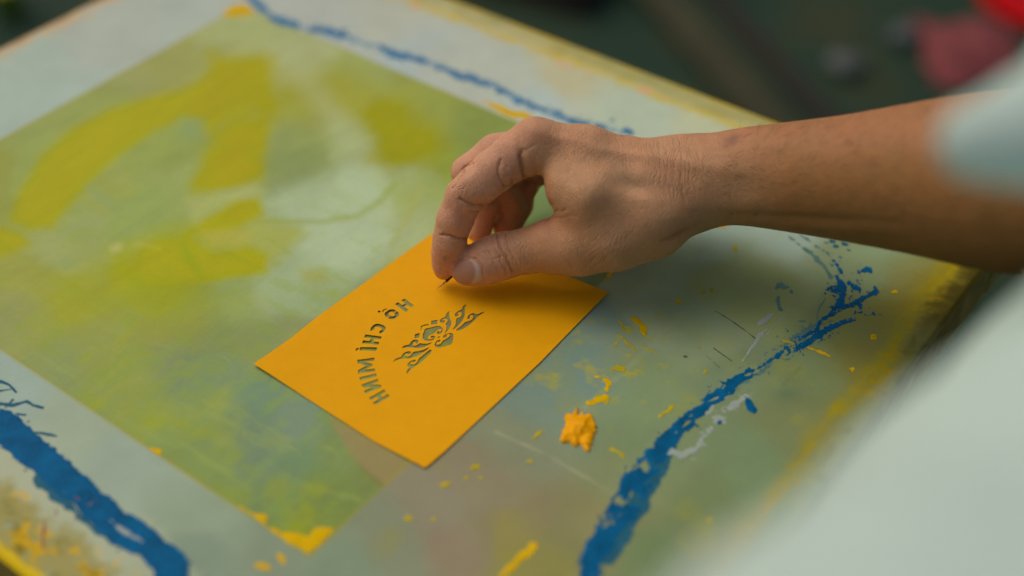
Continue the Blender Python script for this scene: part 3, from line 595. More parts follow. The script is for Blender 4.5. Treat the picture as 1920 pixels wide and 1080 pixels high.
Vs = []; Fs = [tuple(f) for f in FO] + [tuple(f[::-1] + n) for f in FO]; base = 2 * n
for (i, j) in bd:
    Vs += [Vt[i], Vt[j], Vb[j], Vb[i]]; Fs.append((base + 3, base + 2, base + 1, base)); base += 4
m_paper = material('orange_card', tuple(np.array([.85, .405, .0])), .7, spec=.12, var=.03, noise=120, bump=[(700, .00003, 3), (40, .0003, 2)])
paper = mesh_obj('paper_stencil', np.vstack([Vt, Vb, np.array(Vs)]), Fs, m_paper)
tag(paper, 'orange yellow paper stencil with cut out lotus and curved mirrored lettering under the hand', 'stencil')

# ---------------------------------------------------------------- hand and forearm from a distance field
class Field:
    def __init__(s, lo, hi, h):
        s.lo = np.array(lo, float); s.h = h; s.n = np.ceil((np.array(hi) - s.lo) / h).astype(int) + 1
        s.F = np.full(s.n, 25.0, np.float32)
    def axes(s, i0, i1): return [(s.lo[k] + s.h * np.arange(i0[k], i1[k])).astype(np.float32) for k in range(3)]
    def chain(s, pts, k=2.0, join=4.0):
        """pts: list of (xyz, r); smooth union inside the chain with k, then to the field with join"""
        P = np.array([p for p, r in pts]); R = np.array([r for p, r in pts])
        pad = join * 1.5 + 3
        lo = (P - R[:, None]).min(0) - pad; hi = (P + R[:, None]).max(0) + pad
        i0 = np.clip(np.floor((lo - s.lo) / s.h).astype(int), 0, s.n); i1 = np.clip(np.ceil((hi - s.lo) / s.h).astype(int), 0, s.n)
        ax = s.axes(i0, i1); x = ax[0][:, None, None]; y = ax[1][None, :, None]; z = ax[2][None, None, :]
        D = None
        for i in range(max(1, len(P) - 1)):
            a = P[i]; b = P[min(i + 1, len(P) - 1)]; ra = R[i]; rb = R[min(i + 1, len(P) - 1)]
            ab = b - a; L = float(ab @ ab) + 1e-9
            t = np.clip(((x - a[0]) * ab[0] + (y - a[1]) * ab[1] + (z - a[2]) * ab[2]) / L, 0, 1).astype(np.float32)
            d = np.sqrt((x - a[0] - t * ab[0]) ** 2 + (y - a[1] - t * ab[1]) ** 2 + (z - a[2] - t * ab[2]) ** 2) - (ra + (rb - ra) * t)
            D = d if D is None else s.smin(D, d, k)
        sl = tuple(slice(i0[k_], i1[k_]) for k_ in range(3))
        s.F[sl] = s.smin(s.F[sl], D.astype(np.float32), join)
    @staticmethod
    def smin(a, b, k):
        h = np.clip(k - np.abs(a - b), 0, None) / k
        return np.minimum(a, b) - h * h * k * .25
    def mesh(s):
        F = s.F; I = F < 0
        c = I[:-1, :-1, :-1].astype(np.int8)
        tot = np.zeros(np.array(F.shape) - 1, np.int8)
        for dx in (0, 1):
            for dy in (0, 1):
                for dz in (0, 1):
                    tot += I[dx:F.shape[0] - 1 + dx, dy:F.shape[1] - 1 + dy, dz:F.shape[2] - 1 + dz]
        act = (tot > 0) & (tot < 8); cells = np.argwhere(act)
        vid = -np.ones(act.shape, np.int32); vid[act] = np.arange(len(cells))
        acc = np.zeros((len(cells), 3)); cnt = np.zeros(len(cells))
        cor = [(a, b, c) for a in (0, 1) for b in (0, 1) for c in (0, 1)]
        for p in cor:
            for ax in range(3):
                if p[ax] == 1: continue
                q = list(p); q[ax] = 1
                fa = F[tuple((cells + p).T)]; fb = F[tuple((cells + q).T)]
                mm_ = (fa < 0) != (fb < 0); t = np.where(mm_, fa / np.where(mm_, fa - fb, 1), 0)
                pos = np.array(p, float)[None] + np.zeros((len(cells), 3)); pos[:, ax] += t
                acc += pos * mm_[:, None]; cnt += mm_
        V = s.lo + s.h * (cells + acc / cnt[:, None])
        Qs = []
        for ax in range(3):
            a = [slice(None)] * 3; b = [slice(None)] * 3; a[ax] = slice(0, -1); b[ax] = slice(1, None)
            chg = I[tuple(a)] != I[tuple(b)]; e = np.argwhere(chg)
            o1, o2 = [(1, 2), (2, 0), (0, 1)][ax]
            lim = np.array(act.shape)
            e = e[(e[:, o1] > 0) & (e[:, o2] > 0) & (e[:, o1] < lim[o1]) & (e[:, o2] < lim[o2])]
            u1 = np.zeros(3, int); u1[o1] = 1; u2 = np.zeros(3, int); u2[o2] = 1
            q = np.stack([vid[tuple((e).T)], vid[tuple((e - u1).T)], vid[tuple((e - u1 - u2).T)], vid[tuple((e - u2).T)]], -1)
            insd = I[tuple(e.T)]; q[~insd] = q[~insd][:, ::-1]
            Qs.append(q)
        return V, np.vstack(Qs)
def J(px, py, z, rpx):
    p = at(px, py, z); return (p, rpx / scale_at(p))

def cr(pts, n=5):
    P = np.array([np.append(p, r) for p, r in pts]); out = []
    for i in range(len(P) - 1):
        a, b, c, d = P[max(i - 1, 0)], P[i], P[i + 1], P[min(i + 2, len(P) - 1)]
        for k in range(n):
            t = k / n; out.append(.5 * (2 * b + (c - a) * t + (2 * a - 5 * b + 4 * c - d) * t * t + (3 * b - a - 3 * c + d) * t ** 3))
    out.append(P[-1]); return [(o[:3], o[3]) for o in out]
fx0 = at(790, 400, 5)[0]; fx1 = at(2075, 340, 110)[0]
fld = Field((fx0, -112, -1), (fx1, 95, 156), 0.75)
arm = [J(2080, 338, 112, 182), J(1900, 338, 100, 170), J(1750, 334, 88, 142), J(1600, 333, 76, 114), J(1500, 331, 68, 99), J(1400, 330, 60, 86), J(1330, 338, 55, 80), J(1270, 342, 51, 79)]
arm = cr(arm, 3)
fld.chain(arm, 1, 6)
deep = lambda c, d: [(p + d * FWD, r * .92) for p, r in c]
fld.chain(deep(arm, 9), 1, 10)
# metacarpals, index to little
fld.chain([J(1290, 338, 52, 76), J(1180, 312, 60, 51), J(1100, 288, 66, 49), J(1004, 269, 70, 46)], 6, 9)
fld.chain([J(1290, 340, 42, 66), J(1150, 309, 50, 48), J(1018, 271, 54, 42)], 6, 9)
fld.chain([J(1290, 344, 36, 60), J(1150, 310, 40, 48), J(1034, 284, 42, 38)], 6, 9)
fld.chain([J(1290, 350, 34, 56), J(1150, 330, 34, 46), J(1056, 300, 32, 34)], 6, 9)
# thumb side: muscle of the first web, thenar mass
fld.chain([J(1072, 352, 58, 50), J(1110, 372, 55, 60), J(1190, 375, 53, 72)], 8, 12)
fld.chain([J(1290, 352, 47, 72), J(1215, 408, 45, 76), J(1150, 438, 39, 67), J(1085, 456, 32, 55), J(1045, 460, 29, 47)], 6, 9)
# thumb
fld.chain([J(1090, 456, 32, 52), J(1045, 460, 29, 47), J(1015, 464, 27, 43), J(985, 471, 24.5, 40.5), J(945, 479, 21, 42.5), J(915, 489, 18, 41.5), J(893, 498, 15, 37), J(875, 506, 12.5, 29)], 3, 6)
# index finger
fld.chain([J(1004, 269, 70, 45), J(965, 293, 66, 43), J(925, 322, 60, 40), J(895, 348, 54.5, 37.5), J(872, 368, 49, 35.5)], 3, 5)
fld.chain([J(872, 368, 49, 35.5), J(853, 412, 37.5, 34), J(845, 440, 30, 31), J(842, 455, 26, 30)], 2, 2.5)
fld.chain([J(842, 455, 26, 30), J(838, 474, 20, 28.5), J(833, 495, 13.5, 22.5), J(831.5, 508, 9, 17)], 2, 2.0)
# middle finger, folded behind
fld.chain([J(1018, 271, 54, 42), J(930, 290, 51, 37), J(880, 324, 44, 34)], 3, 1.0)
fld.chain([J(880, 324, 44, 34), J(908, 385, 24, 28)], 2, 1.2)
fld.chain([J(908, 385, 24, 28), J(898, 432, 12, 24)], 2, 1.5)
# ring and little
fld.chain([J(1034, 284, 42, 38), J(950, 318, 36, 32), J(935, 345, 30, 30)], 3, 1.0)
fld.chain([J(938, 345, 32, 31), J(960, 385, 18, 25), J(945, 424, 10, 22)], 3, 1.0)
fld.chain([J(1056, 300, 32, 34), J(990, 330, 26, 26), J(978, 352, 22, 25), J(975, 385, 14, 23), J(966, 412, 9, 20)], 3, 1.0)
# tendons, knuckle pads, wrist bone
def ridge(pts, z, rpx, sink, join):
    c = []
    for (x, y, zz) in pts:
        p = at(x, y, zz); sc_ = scale_at(p); c.append((p, rpx / sc_))
    fld.chain(c, 2, join)
HV, HQ = fld.mesh()
print('hand verts', len(HV))
# vertex normals
def vnormals(V, Q):
    n = np.cross(V[Q[:, 2]] - V[Q[:, 0]], V[Q[:, 3]] - V[Q[:, 1]]); N = np.zeros_like(V)
    for k in range(4): np.add.at(N, Q[:, k], n)
    return N / (np.linalg.norm(N, axis=1, keepdims=True) + 1e-9)
# light smoothing of the extracted surface
def smooth(V, Q, it=2):
    for _ in range(it):
        A = np.zeros_like(V); c = np.zeros(len(V))
        for k in range(4):
            i, j = Q[:, k], Q[:, (k + 1) % 4]; np.add.at(A, i, V[j]); np.add.at(A, j, V[i]); np.add.at(c, i, 1); np.add.at(c, j, 1)
        V = V * .5 + .5 * A / c[:, None]
    return V
HV = smooth(HV, HQ, 2); HN = vnormals(HV, HQ)
hx, hy, hd = proj(HV); view = (CAM - HV); view /= np.linalg.norm(view, axis=1, keepdims=True)
facing = sstep(0.0, .35, (HN * view).sum(1))
front = hd                                     # depth, used to tell the near fingers from the ones behind
disp = np.zeros(len(HV))
def bump_el(cx, cy, rx, ry, ang, amp):
    a = math.radians(ang); u = (hx - cx) * math.cos(a) + (hy - cy) * math.sin(a); v = -(hx - cx) * math.sin(a) + (hy - cy) * math.cos(a)
    return amp * np.exp(-(u / rx) ** 2 - (v / ry) ** 2)
def crease(pts, wd, dep):
    global cdist
    r_ = seg_dist(hx + 2 * fbm(hx, hy, 12, 88, 3), hy + 2 * fbm(hx, hy, 12, 89, 3), pts) / (wd * .75) + (1.2 - min(dep, 1.2)) * .8
    cdist = np.minimum(cdist, r_)
    return -.6 * dep * np.exp(-(seg_dist(hx + 3 * fbm(hx, hy, 12, 88, 3), hy + 3 * fbm(hx, hy, 12, 89, 3), pts) / (wd * 1.1)) ** 2)
# broad forms (mm): first interosseous muscle, tendons, hollows, veins
for a in [(1110, 360, 46, 34, -20, 2.2), (1185, 345, 40, 18, 10, -1.6), (1215, 350, 50, 22, 0, -1.0), (1230, 300, 120, 13, 8, .9), (1060, 305, 60, 10, 62, -.5), (1010, 300, 14, 40, -30, 1.0), (1000, 245, 30, 16, 10, 1.0), (1235, 420, 70, 30, -25, 1.2),
          (1385, 350, 44, 30, 0, -1.6), (1340, 395, 70, 20, -6, .8), (1500, 425, 150, 9, 3, .8), (1510, 408, 150, 7, 3, -.7), (1450, 270, 60, 22, -8, .8), (1370, 262, 24, 12, -25, .5), (1085, 452, 34, 22, -20, 1.2), (1150, 470, 60, 20, -10, .6),
          (1175, 305, 22, 9, 55, -.5), (1160, 330, 10, 26, -40, -.4), (1120, 275, 80, 9, 14, .5), (935, 458, 30, 16, 0, .5), (862, 362, 22, 18, 0, .6), (880, 335, 26, 10, -40, .4), (1030, 400, 9, 22, 20, -.8), (922, 362, 16, 12, -20, .7), (956, 330, 8, 18, -10, .9), (972, 318, 6, 22, -15, .6), (942, 335, 6, 14, 0, .5), (848, 470, 14, 20, 0, .4), (850, 412, 16, 22, 0, .5), (1002, 345, 8, 52, -14, 1.3), (1015, 378, 6, 24, -12, -.7), (978, 300, 5, 34, -10, -1.0), (1140, 318, 34, 12, 35, -.8), (1200, 292, 90, 9, 6, .6), (1060, 262, 36, 12, 10, .6), (1100, 470, 50, 22, -15, .8)]:
    disp += bump_el(*a) * facing
cdist = np.full(len(HV), 20.0)
# creases
for pts, wd, dep in [
    ([(862, 372), (880, 382), (905, 386)], 3.2, 1.5), ([(905, 386), (925, 378)], 3, .8), ([(882, 396), (903, 397)], 2.2, .6), ([(828, 440), (850, 445), (874, 449)], 2.8, 1.3), ([(838, 446), (868, 440)], 2.0, .3),
    ([(946, 350), (938, 336), (934, 318), (940, 300)], 3.0, 1.0), ([(946, 350), (955, 348), (962, 340)], 3, 1.0), ([(964, 345), (955, 330), (948, 312)], 2.2, .5), ([(987, 340), (980, 316), (976, 296), (980, 280)], 3.2, 1.0), ([(1001, 344), (988, 330)], 2.4, .5), ([(985, 282), (1000, 272)], 3, .4),
    ([(866, 322), (872, 312), (888, 306)], 3.0, .9), ([(848, 352), (860, 340), (868, 322)], 2.2, .6), ([(858, 365), (862, 350)], 1.6, .3), ([(865, 368), (870, 350)], 1.6, .3), ([(852, 362), (854, 350)], 1.6, .3),
    ([(931, 440), (938, 462), (948, 484), (960, 508)], 2.6, 1.1), ([(925, 444), (928, 470), (940, 496), (950, 512)], 2.2, .7), ([(948, 440), (955, 466), (968, 492), (973, 506)], 2.0, .6), ([(960, 438), (968, 452)], 1.8, .4), ([(922, 488), (940, 480), (952, 486)], 1.8, .5), ([(915, 470), (922, 492), (935, 508)], 1.8, .4), ([(908, 470), (915, 490)], 1.8, .3),
    ([(891, 485), (905, 500), (908, 528)], 2.0, .55), ([(852, 491), (872, 482), (891, 484)], 2.0, .5), ([(884, 537), (908, 530)], 2.0, .4),
    ([(1018, 410), (1024, 395), (1030, 382)], 3.4, 1.6), ([(1018, 410), (1040, 398), (1060, 392)], 2.4, .6), ([(1010, 350), (1018, 375), (1022, 398)], 2.6, .4), ([(1020, 412), (1050, 408), (1080, 404)], 2.0, .3),
    ([(1060, 480), (1075, 500)], 3, .3), ([(1110, 505), (1130, 488), (1150, 470)], 2.6, .4), ([(1090, 508), (1108, 490), (1120, 478)], 2.4, .3), ([(1240, 452), (1262, 442), (1282, 434)], 3, .7), ([(1260, 448), (1300, 425)], 2.6, .4),
    ([(1275, 265), (1278, 300), (1276, 340), (1282, 380)], 2.4, .35), ([(1264, 265), (1265, 300), (1262, 340)], 2.2, .25), ([(1290, 264), (1294, 300), (1292, 350)], 2.2, .22), ([(1306, 262), (1308, 300), (1305, 340)], 2.2, .15), ([(1250, 270), (1252, 310), (1246, 350)], 2.0, .15), ([(1236, 268), (1236, 310)], 2.0, .12)]:
    disp += crease(pts, wd, dep) * facing
# phases and weights of fine skin lines, read by the skin material as bump
def phase(ang, wl, seed, warp):
    a = math.radians(ang); return (hx * math.cos(a) + hy * math.sin(a) + warp * fbm(hx, hy, 34, seed, 3) + .12 * warp * fbm(hx, hy, 12, seed + 3, 2)) * math.pi / wl
ew = lambda cx, cy, rx, ry: np.exp(-((hx - cx) / rx) ** 2 - ((hy - cy) / ry) ** 2)
lines_p = np.stack([phase(-10, 7.5, 1, 10), phase(30, 7.0, 2, 12), phase(-38, 6.0, 3, 8)], -1)
lines_w = np.stack([facing * np.clip(1.0 * ew(965, 470, 55, 45) + .9 * ew(1275, 330, 50, 85) + .5 * ew(862, 350, 26, 16) + .35 * ew(1230, 300, 120, 60) + .12, 0, 1),
                    facing * np.clip(.9 * ew(1140, 465, 100, 45) + .35 * ew(1100, 300, 120, 80) + .9 * ew(862, 362, 22, 18) + .15, 0, 1),
                    facing * np.clip(.4 * ew(1100, 330, 140, 110) + .3 * ew(1000, 470, 80, 50) + .12, 0, 1)], -1)
disp += .10 * fbm(hx, hy, 26, 12, 3) * facing + .05 * fbm(hx, hy, 9, 13, 3) * facing
HV = HV + HN * disp[:, None]

# skin colour: blotches of the skin, with shade painted into hollows and creases
base = np.array([.58, .305, .155]) * np.ones((len(HV), 1))
def tint(rgb, m):
    global base
    m = np.clip(m, 0, 1)[:, None]; base = base * (1 - m) + np.array(rgb) * m
def g(cx, cy, rx, ry, ang=0): return bump_el(cx, cy, rx, ry, ang, 1.0)
tint((.33, .152, .04), .9 * sstep(1280, 1520, hx))
tint((.46, .19, .085), .5 * sstep(1250, 1350, hx) * sstep(330, 240, hy))
tint((.70, .35, .22), .65 * sstep(1010, 920, hx))
tint((.70, .30, .20), .55 * g(845, 505, 30, 26) + .4 * g(842, 395, 30, 50) + .35 * g(960, 300, 30, 50, -30))
tint((.60, .24, .15), .5 * g(1008, 375, 20, 45) + .4 * g(1030, 415, 40, 12) + .35 * g(990, 250, 26, 20) + .25 * g(1050, 262, 30, 16))
tint((.54, .32, .16), .4 * g(1110, 360, 50, 40) + .35 * g(1250, 390, 60, 40))
tint((.36, .23, .12), .5 * g(1190, 340, 60, 16, 6) + .4 * g(1385, 350, 45, 40) + .35 * g(1160, 310, 14, 30, -45))  # hollows of hand and wrist darkened to stand in for shade
tint((.24, .10, .07), .55 * g(1372, 262, 22, 8, -25) + .3 * g(1378, 268, 12, 6))
tint((.20, .12, .09), .6 * g(834, 484, 4, 4) + .5 * g(1137, 252, 2.5, 2.5) + .5 * g(1165, 254, 2.5, 2.5))
tint((.05, .09, .05), .8 * g(1416, 403, 4, 2.2) + .6 * g(1372, 400, 3, 2.5))
tint((.42, .12, .07), .5 * g(1268, 438, 30, 8, -25))
tint((.40, .18, .09), .3 * sstep(-.2, -.8, disp) * (hx < 1100))  # shade of the finger creases put into the skin colour
base *= (1 + .06 * fbm(hx, hy, 24, 61, 4) + .04 * fbm(hx, hy, 7, 62, 3))[:, None]
base[:, 0] *= (1 + .04 * fbm(hx, hy, 40, 63, 3))

person = empty('person', tuple(arm[0][0] / 1000))
tag(person, 'person in a pale mint shirt, right hand pinching a pin over the stencil', 'person')
m_skin = material('skin', attr='skin', rough=.52, spec=.35, var=.05, noise=900, bump=[(260, .00010, 3), (1500, .00007, 2)], sss=.22)
t = m_skin.node_tree; bs = t.nodes['Principled BSDF']
# fine network of skin lines
vor = t.nodes.new('ShaderNodeTexVoronoi'); vor.feature = 'DISTANCE_TO_EDGE'; vor.inputs['Scale'].default_value = 620
tcn = t.nodes.new('ShaderNodeTexCoord'); mp = t.nodes.new('ShaderNodeMapping'); mp.inputs['Scale'].default_value = (1.5, .8, 1)
mp.inputs['Rotation'].default_value = (0, 0, .4)
t.links.new(tcn.outputs['Object'], mp.inputs[0]); t.links.new(mp.outputs[0], vor.inputs['Vector'])
bp = t.nodes.new('ShaderNodeBump'); bp.inputs['Distance'].default_value = .00022; bp.inputs['Strength'].default_value = .6
mr = t.nodes.new('ShaderNodeMapRange'); mr.inputs[2].default_value = .12
t.links.new(vor.outputs['Distance'], mr.inputs[0]); t.links.new(mr.outputs[0], bp.inputs['Height'])
old = bs.inputs['Normal'].links[0].from_socket; t.links.new(old, bp.inputs['Normal']); t.links.new(bp.outputs[0], bs.inputs['Normal'])
body = mesh_obj('body', HV, HQ, m_skin, person)
set_color(body, 'skin', base); set_color(body, 'line_phase', lines_p); set_color(body, 'line_weight', lines_w)
set_color(body, 'crease', np.stack([np.where(facing > .05, cdist, 20)] * 3, -1))
def math_(op, a, b=None, c=None):
    n = t.nodes.new('ShaderNodeMath'); n.operation = op
    for i, v in enumerate((a, b, c)):
        if v is None: continue
        if isinstance(v, (int, float)): n.inputs[i].default_value = v
        else: t.links.new(v, n.inputs[i])
    return n.outputs[0]
def attr_(name):
    n = t.nodes.new('ShaderNodeAttribute'); n.attribute_name = name; return n
sp_ = t.nodes.new('ShaderNodeSeparateXYZ'); sw_ = t.nodes.new('ShaderNodeSeparateXYZ')
t.links.new(attr_('line_phase').outputs['Vector'], sp_.inputs[0]); t.links.new(attr_('line_weight').outputs['Vector'], sw_.inputs[0])
tot_ = None
nz = t.nodes.new('ShaderNodeTexNoise'); nz.inputs['Scale'].default_value = 260; t.links.new(tcn.outputs['Object'], nz.inputs['Vector'])
for k in range(3):
    sn = math_('ABSOLUTE', math_('SINE', sp_.outputs[k])); v_ = math_('MULTIPLY', math_('POWER', math_('SUBTRACT', 1.0, sn), 2.0), sw_.outputs[k])
    v_ = math_('MULTIPLY', v_, math_('MULTIPLY', nz.outputs[0], 2.0))
    tot_ = v_ if tot_ is None else math_('ADD', tot_, v_)
cr_ = math_('POWER', 2.718, math_('MULTIPLY', math_('POWER', attr_('crease').outputs['Fac'], 2.0), -1.0))
hgt = math_('ADD', math_('MULTIPLY', tot_, -.00020), math_('MULTIPLY', cr_, -.00038))
b2 = t.nodes.new('ShaderNodeBump'); b2.inputs['Distance'].default_value = 1; t.links.new(hgt, b2.inputs['Height'])
t.links.new(bp.outputs[0], b2.inputs['Normal']); t.links.new(b2.outputs[0], bs.inputs['Normal'])
src_ = bs.inputs['Base Color'].links[0].from_socket
mxc = t.nodes.new('ShaderNodeMix'); mxc.data_type = 'RGBA'; mxc.inputs['B'].default_value = (.20, .07, .035, 1)
t.links.new(math_('MULTIPLY', cr_, .26), mxc.inputs['Factor']); t.links.new(src_, mxc.inputs['A']); t.links.new(mxc.outputs['Result'], bs.inputs['Base Color'])  # crease shade mixed into the base colour

# thumbnail laid on the thumb
bvh = BVHTree.FromPolygons([tuple(v) for v in HV], [tuple(q) for q in HQ])
nail_out = chaikin([(850, 500), (860, 490), (874, 485), (888, 487), (898, 499), (904, 514), (903, 526), (892, 531), (876, 533.5), (862, 531), (852, 524), (848, 512)], 2)
def hit(px, py):
    d = Vector(FWD + (px - 960) / F_PX * RGT + (540 - py) / F_PX * UPV).normalized()
    r = bvh.ray_cast(Vector(CAM), d); return r[0], r[1]
cx, cy = 877, 509; NV = []; NF = []; rings = 9; m_ = len(nail_out); ncol = []
c0, n0 = hit(cx, cy)
for r in range(rings + 1):
    f = r / rings
    for (x, y) in nail_out:
        qx, qy = cx + (x - cx) * f, cy + (y - cy) * f
        p, nn = hit(qx, qy)
        if p is None: p, nn = NV_last
        NV_last = (p, nn)
        off = .55 * (1 - f ** 8) + .03
        NV.append(np.array(p) + np.array(nn) * off)
        lun = sstep(9, 5, abs(math.hypot((qx - 873) , (qy - 509) * .78) - 26)) * (qx > 882)
        tipw = sstep(855, 851, qx)
        cN = np.array([.44, .235, .17]); cN = cN * (1 - .85 * lun) + np.array([.62, .50, .42]) * .85 * lun; cN = cN * (1 - .3 * tipw) + np.array([.5, .38, .27]) * .3 * tipw
        ncol.append(cN)
for r in range(rings):
    for i in range(m_):
        j = (i + 1) % m_; NF.append((r * m_ + i, r * m_ + j, (r + 1) * m_ + j, (r + 1) * m_ + i))
m_nail = material('nail', attr='nail', rough=.42, spec=.3, bump=[(300, .0001, 2)])
nail = mesh_obj('fingernail', np.array(NV), NF, m_nail, person); set_color(nail, 'nail', np.array(ncol))
nail['label'] = 'pinkish thumbnail with a pale half moon'

# fine hairs on the forearm rim
hair_v = []; hair_f = []
sel = np.nonzero((hx > 1350) & (hx < 1800) & (facing > 0) & (HN[:, 2] > .2))[0]
for i in rng.choice(sel, 520, replace=False):
    p = HV[i] ; nrm = HN[i]; tdir = np.array([1.0, .15, 0]) * .8 + nrm * (.35 + .3 * rng.random()) + rng.normal(0, .2, 3); tdir /= np.linalg.norm(tdir)
    L = 3 + 4 * rng.random(); side = np.cross(tdir, nrm); side /= np.linalg.norm(side) + 1e-9; b0 = len(hair_v)
    q = p + tdir * L * .5 + nrm * .2; e = p + tdir * L
    for c_, wd in ((p, .05), (q, .04), (e, .01)): hair_v += [c_ - side * wd, c_ + side * wd]
    hair_f += [(b0, b0 + 1, b0 + 3, b0 + 2), (b0 + 2, b0 + 3, b0 + 5, b0 + 4)]
m_hair = material('arm_hair', (.03, .018, .01), .5)
hr = mesh_obj('arm_hair', np.array(hair_v), hair_f, m_hair, person); hr['kind'] = 'stuff'

# ---------------------------------------------------------------- pin between the fingertips
def tube(name, P, R, mat, parent=None, seg=12):
    V = []; Fc = []
    for i, (p, r) in enumerate(zip(P, R)):
        p = np.array(p); d = np.array(P[min(i + 1, len(P) - 1)]) - np.array(P[max(i - 1, 0)]); d = d / np.linalg.norm(d)
        u = np.cross(d, [0, .3, 1]); u /= np.linalg.norm(u); v = np.cross(d, u)
        for k in range(seg):
            a = 2 * math.pi * k / seg; V.append(p + r * (math.cos(a) * u + math.sin(a) * v))
    for i in range(len(P) - 1):
        for k in range(seg): Fc.append((i * seg + k, i * seg + (k + 1) % seg, (i + 1) * seg + (k + 1) % seg, (i + 1) * seg + k))
    Fc.append(tuple(range(seg))[::-1]); Fc.append(tuple((len(P) - 1) * seg + k for k in range(seg)))
    return mesh_obj(name, V, Fc, mat, parent)
m_steel = material('dull_steel', (.28, .25, .2), .35, spec=.6); m_steel.node_tree.nodes['Principled BSDF'].inputs['Metallic'].default_value = .8
m_dark = material('dark_binding', (.035, .015, .008), .6, bump=[(2000, .0002, 2)])
pt = at(819.5, 541.5, 1.3); pg_ = at(836, 528, 4.2); pe = at(856, 508, 9)
pin = empty('pin', tuple(pt / 1000)); tag(pin, 'thin steel pin with dark bound shank pinched between thumb and forefinger', 'pin')
tube('needle', [pt, pt + (pg_ - pt) * .5, pg_], [.10, .28, .34], m_steel, pin)
tube('shank', [pg_, pg_ + (pe - pg_) * .08, pg_ + (pe - pg_) * .2, pg_ + (pe - pg_) * .45, pg_ + (pe - pg_) * .7, pe], [.45, .85, .7, .9, .75, .7], m_dark, pin)

# ---------------------------------------------------------------- shirt, close to the lens
def D_(px, py, dep, rmm): return (atd(px, py, dep), rmm)
cl = [(2425 + 120, 1080 - 180, 360, 95), (2418, 1085, 325, 90), (2180, 1350, 262, 78), (1845, 1655, 205, 60), (1690, 1880, 170, 52)]
P_ = [D_(*c) for c in cl]
sl_ = [D_(1834, 264, 305, 9.8), D_(1960, 238, 305, 13.5), D_(2300, 130, 320, 36), D_(2560, 500, 345, 60), P_[0]]
allp = np.array([p for p, r in P_ + sl_])
sf = Field(allp.min(0) - 105, allp.max(0) + 105, 2.6)
sf.chain(P_, 20, 10); sf.chain(sl_[:3], 6, 14); sf.chain(sl_[2:], 12, 25)
SV, SQ = sf.mesh(); SV = smooth(SV, SQ, 3); SN = vnormals(SV, SQ)
wv = 2.2 * fbm(SV[:, 0] + SV[:, 2] * .6, SV[:, 1] * 1.5 - SV[:, 2], 60, 71, 3) + .8 * fbm(SV[:, 0] - SV[:, 2], SV[:, 1] * 2, 20, 75, 3)
SV = SV + SN * wv[:, None] * .8
m_shirt = material('mint_cotton', (.50, .64, .59), .85, spec=.15, var=.03, noise=80, bump=[(900, .0002, 2)])
shirt = mesh_obj('shirt', SV, SQ, m_shirt, person)
shirt['label'] = 'pale mint shirt with its sleeve fold over the forearm'

# ---------------------------------------------------------------- worktable under the screen
tb = empty('worktable', tuple(np.append(xy((s_left + s_right) / 2, (t_top + t_bot) / 2), -750) / 1000))
tag(tb, 'low wooden worktable hidden beneath the printing screen', 'table')
m_tab = material('table_wood', (.12, .08, .04), .7, var=.3, noise=30, bump=[(80, .0008, 4)])
cS, cTt = (s_left + s_right) / 2, (t_top + t_bot) / 2
hw = (t_bot - t_top) / 2 - 25
beam(xy(s_left + 25, cTt), xy(s_right - 25, cTt), 2 * hw, -58, -32.5, 'table_top', m_tab, tb)
for a in (s_left + 55, s_right - 55):
    for b in (t_top + 55, t_bot - 55):
        beam(xy(a - 20, b), xy(a + 20, b), 40, -750, -58.5, 'leg', m_tab, tb)

# ---------------------------------------------------------------- floor and the blurred things on it
GZ = -750.0
m_floor = bpy.data.materials.new('green_floor'); m_floor.use_nodes = True; t = m_floor.node_tree; b = t.nodes['Principled BSDF']
tc = t.nodes.new('ShaderNodeTexCoord'); n = t.nodes.new('ShaderNodeTexNoise'); n.inputs['Scale'].default_value = 5; n.inputs['Detail'].default_value = 6
r = t.nodes.new('ShaderNodeValToRGB'); r.color_ramp.elements[0].position = .35; r.color_ramp.elements[1].position = .68
r.color_ramp.elements[0].color = (.008, .034, .019, 1); r.color_ramp.elements[1].color = (.034, .044, .018, 1)
e = r.color_ramp.elements.new(.5); e.color = (.015, .040, .024, 1)
t.links.new(tc.outputs['Object'], n.inputs[0]); t.links.new(n.outputs[0], r.inputs[0]); t.links.new(r.outputs[0], b.inputs['Base Color'])
b.inputs['Roughness'].default_value = .8; b.inputs['Specular IOR Level'].default_value = .2
N_g = 60; gxs = np.linspace(-30000, 30000, N_g); A, B = np.meshgrid(gxs, gxs, indexing='ij')
gv = np.stack([A, B, np.full_like(A, GZ)], -1).reshape(-1, 3); gi = np.arange(N_g * N_g).reshape(N_g, N_g)
gq = np.stack([gi[:-1, :-1], gi[1:, :-1], gi[1:, 1:], gi[:-1, 1:]], -1).reshape(-1, 4)
fl_o = mesh_obj('ground', gv, gq, m_floor); fl_o['kind'] = 'structure'

